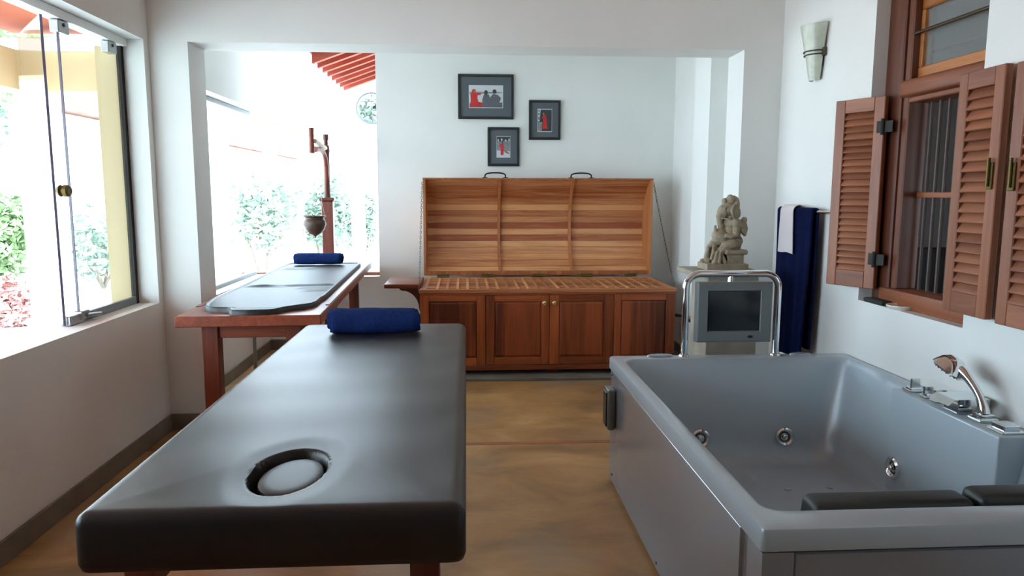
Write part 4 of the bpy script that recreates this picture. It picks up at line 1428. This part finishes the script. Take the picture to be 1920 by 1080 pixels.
    return tag(o_, 'carved grey stone statue of a seated elephant-headed figure on the pedestal', 'statue')
statue()

# ------------------------------------------------------------------ towel rail and towels
RX, RZ = 1.742, 1.262
tr = thing('towel_rail', 'chrome towel rail on the right wall beside the shutter', 'towel rail', (XR, 3.65, RZ))
obj('rod', tube(B(), [(RX, 3.36, RZ), (RX, 3.965, RZ)], 0.008, 10), 'chrome', tr)
for yy in (3.385, 3.945):
    br = obj('bracket', tube(B(), [(RX, yy, RZ), (XR, yy, RZ)], 0.008, 10), 'chrome', tr)
    obj('rosette', lathe(B(), [(0.0, -0.008), (0.018, -0.008), (0.021, 0.0), (0.0, 0.0)], (XR, yy, RZ), 16, axis='X'), 'chrome', br)
def draped(name, label, y0, y1, lf, lb, r, th, mat, waves, skew=0.0, seed=0):
    """cloth folded over the rail: front leg towards the room, back leg towards the wall"""
    bm = B()
    n = 30
    nd = 40
    cs = []      # (x offset, z, hang 0..1, side)
    for i in range(nd + 1):
        t = i / nd
        cs.append((-r, -lf * (1 - t), 1 - t, -1))
    for i in range(1, 12):
        a = PI - PI * i / 12
        cs.append((r * math.cos(a), r * math.sin(a), 0, 0))
    for i in range(nd + 1):
        t = i / nd
        cs.append((r, -lb * t, t, 1))
    outer, inner = [], []
    for k in range(n + 1):
        v = k / n
        y = y0 + (y1 - y0) * v
        ro, ri = [], []
        for (dx, z, hgt, side) in cs:
            w = waves * hgt * (0.5 + 0.5 * math.sin(v * 9 + seed + 0.4 * z)) + waves * 0.4 * hgt * math.sin(v * 23 + seed * 2)
            yy = y + skew * hgt * (v - 0.5) + 0.004 * math.sin(z * 9 + seed)
            zz = z * (1 + (0.012 * math.sin(v * 7 + seed) if hgt > 0 else 0))
            ex = w if side <= 0 else 0.3 * w
            if side == 0:
                L_ = math.hypot(dx, z) or 1
                ro.append(bm.verts.new((RX + dx * (1 + th / r), yy, RZ + z * (1 + th / r))))
                ri.append(bm.verts.new((RX + dx, yy, RZ + z)))
            else:
                ro.append(bm.verts.new((RX + side * (r + th) - ex * (1 if side < 0 else 0), yy, RZ + zz)))
                ri.append(bm.verts.new((RX + side * r - ex * (1 if side < 0 else 0), yy, RZ + zz)))
        outer.append(ro)
        inner.append(ri)
    m = len(cs)
    for k in range(n):
        for i in range(m - 1):
            bm.faces.new((outer[k][i], outer[k][i + 1], outer[k + 1][i + 1], outer[k + 1][i]))
            bm.faces.new((inner[k][i], inner[k + 1][i], inner[k + 1][i + 1], inner[k][i + 1]))
        for i in (0, m - 1):
            bm.faces.new((outer[k][i], outer[k + 1][i], inner[k + 1][i], inner[k][i]))
    for k in (0, n):
        for i in range(m - 1):
            bm.faces.new((outer[k][i], outer[k][i + 1], inner[k][i + 1], inner[k][i]))
    bmesh.ops.recalc_face_normals(bm, faces=bm.faces)
    return tag(obj(name, bm, mat, smooth=60), label, 'towel')
draped('bath_towel', 'long navy blue bath towel hanging on the chrome rail', 3.535, 3.935, 0.775, 0.70, 0.0095, 0.011, 'towel_navy', 0.016, -0.04, 1.0)
draped('hand_towel', 'small white hand towel laid over the navy towel', 3.715, 3.865, 0.222, 0.20, 0.030, 0.004, 'towel_white', 0.001, 0.03, 2.0)

# ------------------------------------------------------------------ wall lamp
sl = thing('wall_sconce', 'tapered frosted glass wall lamp with metal band', 'wall lamp', (XR, 3.70, 1.92))
SC = (XR - 0.014, 3.700, 1.922)
prof = [(0.036, 0.0), (0.046, 0.05), (0.066, 0.16), (0.090, 0.272), (0.086, 0.272), (0.062, 0.16), (0.042, 0.05), (0.032, 0.004)]
bm = B()
lathe(bm, prof, SC, 24, PI / 2, 1.5 * PI, close=False)
obj('glass_shade', bm, 'lampshade', sl)
for (zz, rr) in ((0.125, 0.064), (0.142, 0.067)):
    ring = [(SC[0] + rr * math.cos(a), SC[1] + rr * math.sin(a), SC[2] + zz) for a in [PI / 2 + PI * i / 20 for i in range(21)]]
    obj('band', tube(B(), ring, 0.0035, 8), 'dull_metal', sl)
obj('wall_plate', box(B(), XR - 0.014, XR, 3.66, 3.74, 1.99, 2.13, 0.003, 1), 'dull_metal', sl)
for s in (-1, 1):
    obj('clip', box(B(), XR - 0.022, XR, SC[1] + s * 0.066 - 0.006, SC[1] + s * 0.066 + 0.006, SC[2] + 0.115, SC[2] + 0.155, 0.002, 1), 'dull_metal', sl)

# ------------------------------------------------------------------ outside
ground = obj('ground', box(B(), -60, 60, -40, 90, -0.35, -0.12), 'sand', smooth=0)
ground['kind'] = 'structure'
ground['label'] = 'pale sunlit sandy garden ground'
terr = struct('terrace_floor', box(B(), -4.0, XL - WT, -4, 8.6, -0.12, -0.02), 'plaster_white', 'pale terrace paving outside the windows', 0)
# near porch outside the big window
struct('porch_ceiling', box(B(), -3.75, XL - WT, -4.0, 6.5, 2.66, 2.75), 'terracotta_soffit', 'orange porch ceiling outside the left window', 0)
def pillar(name, label, x0, x1, y0_, y1_, z1, mat):
    t = thing(name, label, 'pillar', ((x0 + x1) / 2, (y0_ + y1_) / 2, -0.12))
    obj('shaft', box(B(), x0, x1, y0_, y1_, -0.12, z1, 0.006, 1), mat, t)
    obj('plinth', box(B(), x0 - 0.03, x1 + 0.03, y0_ - 0.03, y1_ + 0.03, -0.12, 0.10, 0.006, 1), mat, t)
pillar('porch_pillar', 'white porch pillar outside the left window', -3.62, -3.38, 6.20, 6.44, 2.16, 'plaster_white')
bt = thing('porch_beam', 'cream porch beam above the garden view', 'beam', (-2.9, 6.3, 2.16))
obj('beam', box(B(), -3.55, -2.45, 6.22, 6.44, 2.16, 2.47, 0.004, 1), 'plaster_cream', bt)
obj('beam_cap', box(B(), -3.75, -2.45, 6.16, 6.50, 2.47, 2.56, 0.004, 1), 'plaster_white', bt)
obj('beam', box(B(), -3.75, -3.55, -4.0, 6.44, 2.16, 2.47, 0.004, 1), 'plaster_cream', bt)
# eave with rafters outside the end window
ev = thing('rafter_eave', 'red brown rafters of the eave outside the end window', 'eave', (-0.7, 7.4, 2.5))
obj('roof_deck', prism(B(), [(-1.36, 2.565), (1.2, 3.50), (1.2, 3.54), (-1.36, 2.605)], 'Y', 6.56, 8.3), 'rafter_wood', ev)
for i in range(8):
    yy = 6.62 + i * 0.235
    obj('rafter', prism(B(), [(-1.335, 2.47), (1.2, 3.395), (1.2, 3.50), (-1.335, 2.575)], 'Y', yy, yy + 0.06), 'rafter_wood', ev)
# white end wall with the round opening
bm = B()
cxr, czr, rr = -1.045, 2.288, 0.165
n = 32
circ = [(cxr + rr * math.cos(2 * PI * i / n), czr + rr * math.sin(2 * PI * i / n)) for i in range(n)]
def sq(i):
    a = 2 * PI * i / n
    c_, s_ = math.cos(a), math.sin(a)
    m = max(abs(c_), abs(s_))
    return (cxr + 0.29 * c_ / m, czr + 0.24 * s_ / m)
for (ya) in (8.36, 8.50):
    ci = [bm.verts.new((x, ya, z)) for x, z in circ]
    so = [bm.verts.new((sq(i)[0], ya, sq(i)[1])) for i in range(n)]
    for i in range(n):
        bm.faces.new((ci[i], ci[(i + 1) % n], so[(i + 1) % n], so[i]))
    if ya < 8.4:
        c0 = ci
    else:
        for i in range(n):
            bm.faces.new((c0[i], c0[(i + 1) % n], ci[(i + 1) % n], ci[i]))
box(bm, -0.755, 1.2, 8.36, 8.50, 1.2, 3.3)
box(bm, -1.335, -0.755, 8.36, 8.50, 2.528, 2.60)
bmesh.ops.recalc_face_normals(bm, faces=bm.faces)
ge = thing('gable_wall', 'white gable wall with round opening outside the end window', 'wall', (-0.8, 8.43, 1.2))
obj('wall_face', bm, 'plaster_white', ge, smooth=20)
rg = [(cxr + rr * math.cos(2 * PI * i / 32), 8.36, czr + rr * math.sin(2 * PI * i / 32)) for i in range(32)]
obj('round_trim', tube(B(), rg, 0.010, 6, closed=True), 'grey_plastic', ge)
obj('ledge', box(B(), -1.40, 1.2, 8.30, 8.55, 1.985, 2.045, 0.004, 1), 'plaster_white', ge)
bm = B()
for k in (-1, 0, 1):
    w = math.sqrt(rr * rr - (k * 0.08) ** 2)
    box(bm, cxr + k * 0.08 - 0.003, cxr + k * 0.08 + 0.003, 8.42, 8.43, czr - w, czr + w)
    box(bm, cxr - w, cxr + w, 8.42, 8.43, czr + k * 0.08 - 0.003, czr + k * 0.08 + 0.003)
obj('round_grille', bm, 'grey_plastic', ge, smooth=0)
pillar('gable_pillar', 'slim white pillar under the gable wall', -1.30, -1.16, 8.36, 8.50, 1.985, 'plaster_white')
# far covered walk with tiled eave
wk = thing('covered_walk', 'far covered walk with pinkish tiled eave across the garden', 'walkway', (-5, 20, -0.12))
obj('roof', prism(B(), [(-3.95, 2.72), (-5.4, 3.4), (-6.9, 2.72), (-6.9, 2.64), (-5.4, 3.3), (-3.95, 2.64)], 'Y', 12, 32), 'clay_tile', wk)
tile = None
for i in range(60):
    y = 12.15 + i * 0.33
    if tile is None:
        bm = B()
        lathe(bm, [(0.09, 0.0), (0.11, 0.5)], (0, 0, 0), 8, 0, PI, axis='X', close=False)
        tile = obj('eave_tile', bm, 'clay_tile', wk, world=False)
        tile.rotation_euler = (0, 0, PI)
        lc = wk.location
        tile.rotation_euler = (0, math.radians(25), 0)
        tile.location = (-3.9 - 0.45 - lc.x, y - lc.y, 2.90 - lc.z)
    else:
        copy_part(tile, wk, (-4.35 - lc.x, y - lc.y, 2.90 - lc.z))
for i in range(7):
    y = 12.5 + i * 3.2
    obj('walk_pillar', box(B(), -4.25, -4.0, y, y + 0.25, -0.12, 2.66), 'plaster_white', wk)
obj('walk_wall', box(B(), -6.9, -6.7, 12, 32, -0.12, 2.66), 'plaster_white', wk)

def leafy(name, label, cat, c, r, n, size, mat, seed, stems=4, trunk=None, group=None):
    rnd = random.Random(seed)
    t = thing(name, label, cat, (c[0], c[1], -0.12), 0, group)
    bm = B()
    for i in range(n):
        while True:
            v = Vector((rnd.uniform(-1, 1), rnd.uniform(-1, 1), rnd.uniform(-1, 1)))
            if 0.3 < v.length < 1:
                break
        lump = 0.75 + 0.25 * math.sin(5 * v.x + seed) * math.cos(4 * v.y + 3 * v.z)
        p_ = Vector((c[0] + v.x * r[0] * lump, c[1] + v.y * r[1] * lump, c[2] + v.z * r[2] * lump))
        u = Vector((rnd.gauss(0, 1), rnd.gauss(0, 1), rnd.gauss(0, 0.6))).normalized()
        w = u.cross(Vector((rnd.gauss(0, 1), rnd.gauss(0, 1), rnd.gauss(0, 1)))).normalized()
        s = size * rnd.uniform(0.6, 1.3)
        q_ = [p_ - u * s, p_ + w * s * 0.4, p_ + u * s, p_ - w * s * 0.4]
        bm.faces.new([bm.verts.new(x) for x in q_])
    obj('foliage', bm, mat, t, smooth=0)
    if trunk:
        obj('trunk', tube(B(), [(c[0] + 0.05, c[1], -0.12), (c[0] - 0.06, c[1], (c[2] - r[2]) * 0.5), (c[0], c[1], c[2] - r[2] * 0.3)], [trunk, trunk * 0.85, trunk * 0.7], 10), 'bark', t)
    else:
        for k in range(stems):
            a = 2 * PI * k / stems
            obj('stem', tube(B(), [(c[0], c[1], -0.12), (c[0] + r[0] * 0.5 * math.cos(a), c[1] + r[1] * 0.5 * math.sin(a), c[2])], [0.025, 0.012], 6), 'bark', t)
    return t
# seen through the near left window
leafy('garden_shrub', 'green shrub beyond the porch pillar at the left edge', 'shrub', (-5.50, 8.95, 0.85), (0.50, 0.5, 0.60), 1800, 0.07, 'leaf_green', 3)
leafy('red_shrub', 'low reddish shrub at the left edge of the window view', 'shrub', (-5.05, 8.25, 0.16), (0.50, 0.35, 0.34), 1100, 0.06, 'leaf_red', 4)
leafy('garden_tree', 'thin pale tree trunk with sparse crown outside the left window', 'tree', (-6.05, 10.4, 3.2), (0.8, 0.8, 0.9), 700, 0.09, 'leaf_green', 5, trunk=0.10)
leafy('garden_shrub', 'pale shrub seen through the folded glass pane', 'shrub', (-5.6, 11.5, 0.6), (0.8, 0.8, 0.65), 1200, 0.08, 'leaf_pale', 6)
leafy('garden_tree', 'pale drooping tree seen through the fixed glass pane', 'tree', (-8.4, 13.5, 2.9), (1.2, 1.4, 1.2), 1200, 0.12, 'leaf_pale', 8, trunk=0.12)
# seen through the end window
k = 0
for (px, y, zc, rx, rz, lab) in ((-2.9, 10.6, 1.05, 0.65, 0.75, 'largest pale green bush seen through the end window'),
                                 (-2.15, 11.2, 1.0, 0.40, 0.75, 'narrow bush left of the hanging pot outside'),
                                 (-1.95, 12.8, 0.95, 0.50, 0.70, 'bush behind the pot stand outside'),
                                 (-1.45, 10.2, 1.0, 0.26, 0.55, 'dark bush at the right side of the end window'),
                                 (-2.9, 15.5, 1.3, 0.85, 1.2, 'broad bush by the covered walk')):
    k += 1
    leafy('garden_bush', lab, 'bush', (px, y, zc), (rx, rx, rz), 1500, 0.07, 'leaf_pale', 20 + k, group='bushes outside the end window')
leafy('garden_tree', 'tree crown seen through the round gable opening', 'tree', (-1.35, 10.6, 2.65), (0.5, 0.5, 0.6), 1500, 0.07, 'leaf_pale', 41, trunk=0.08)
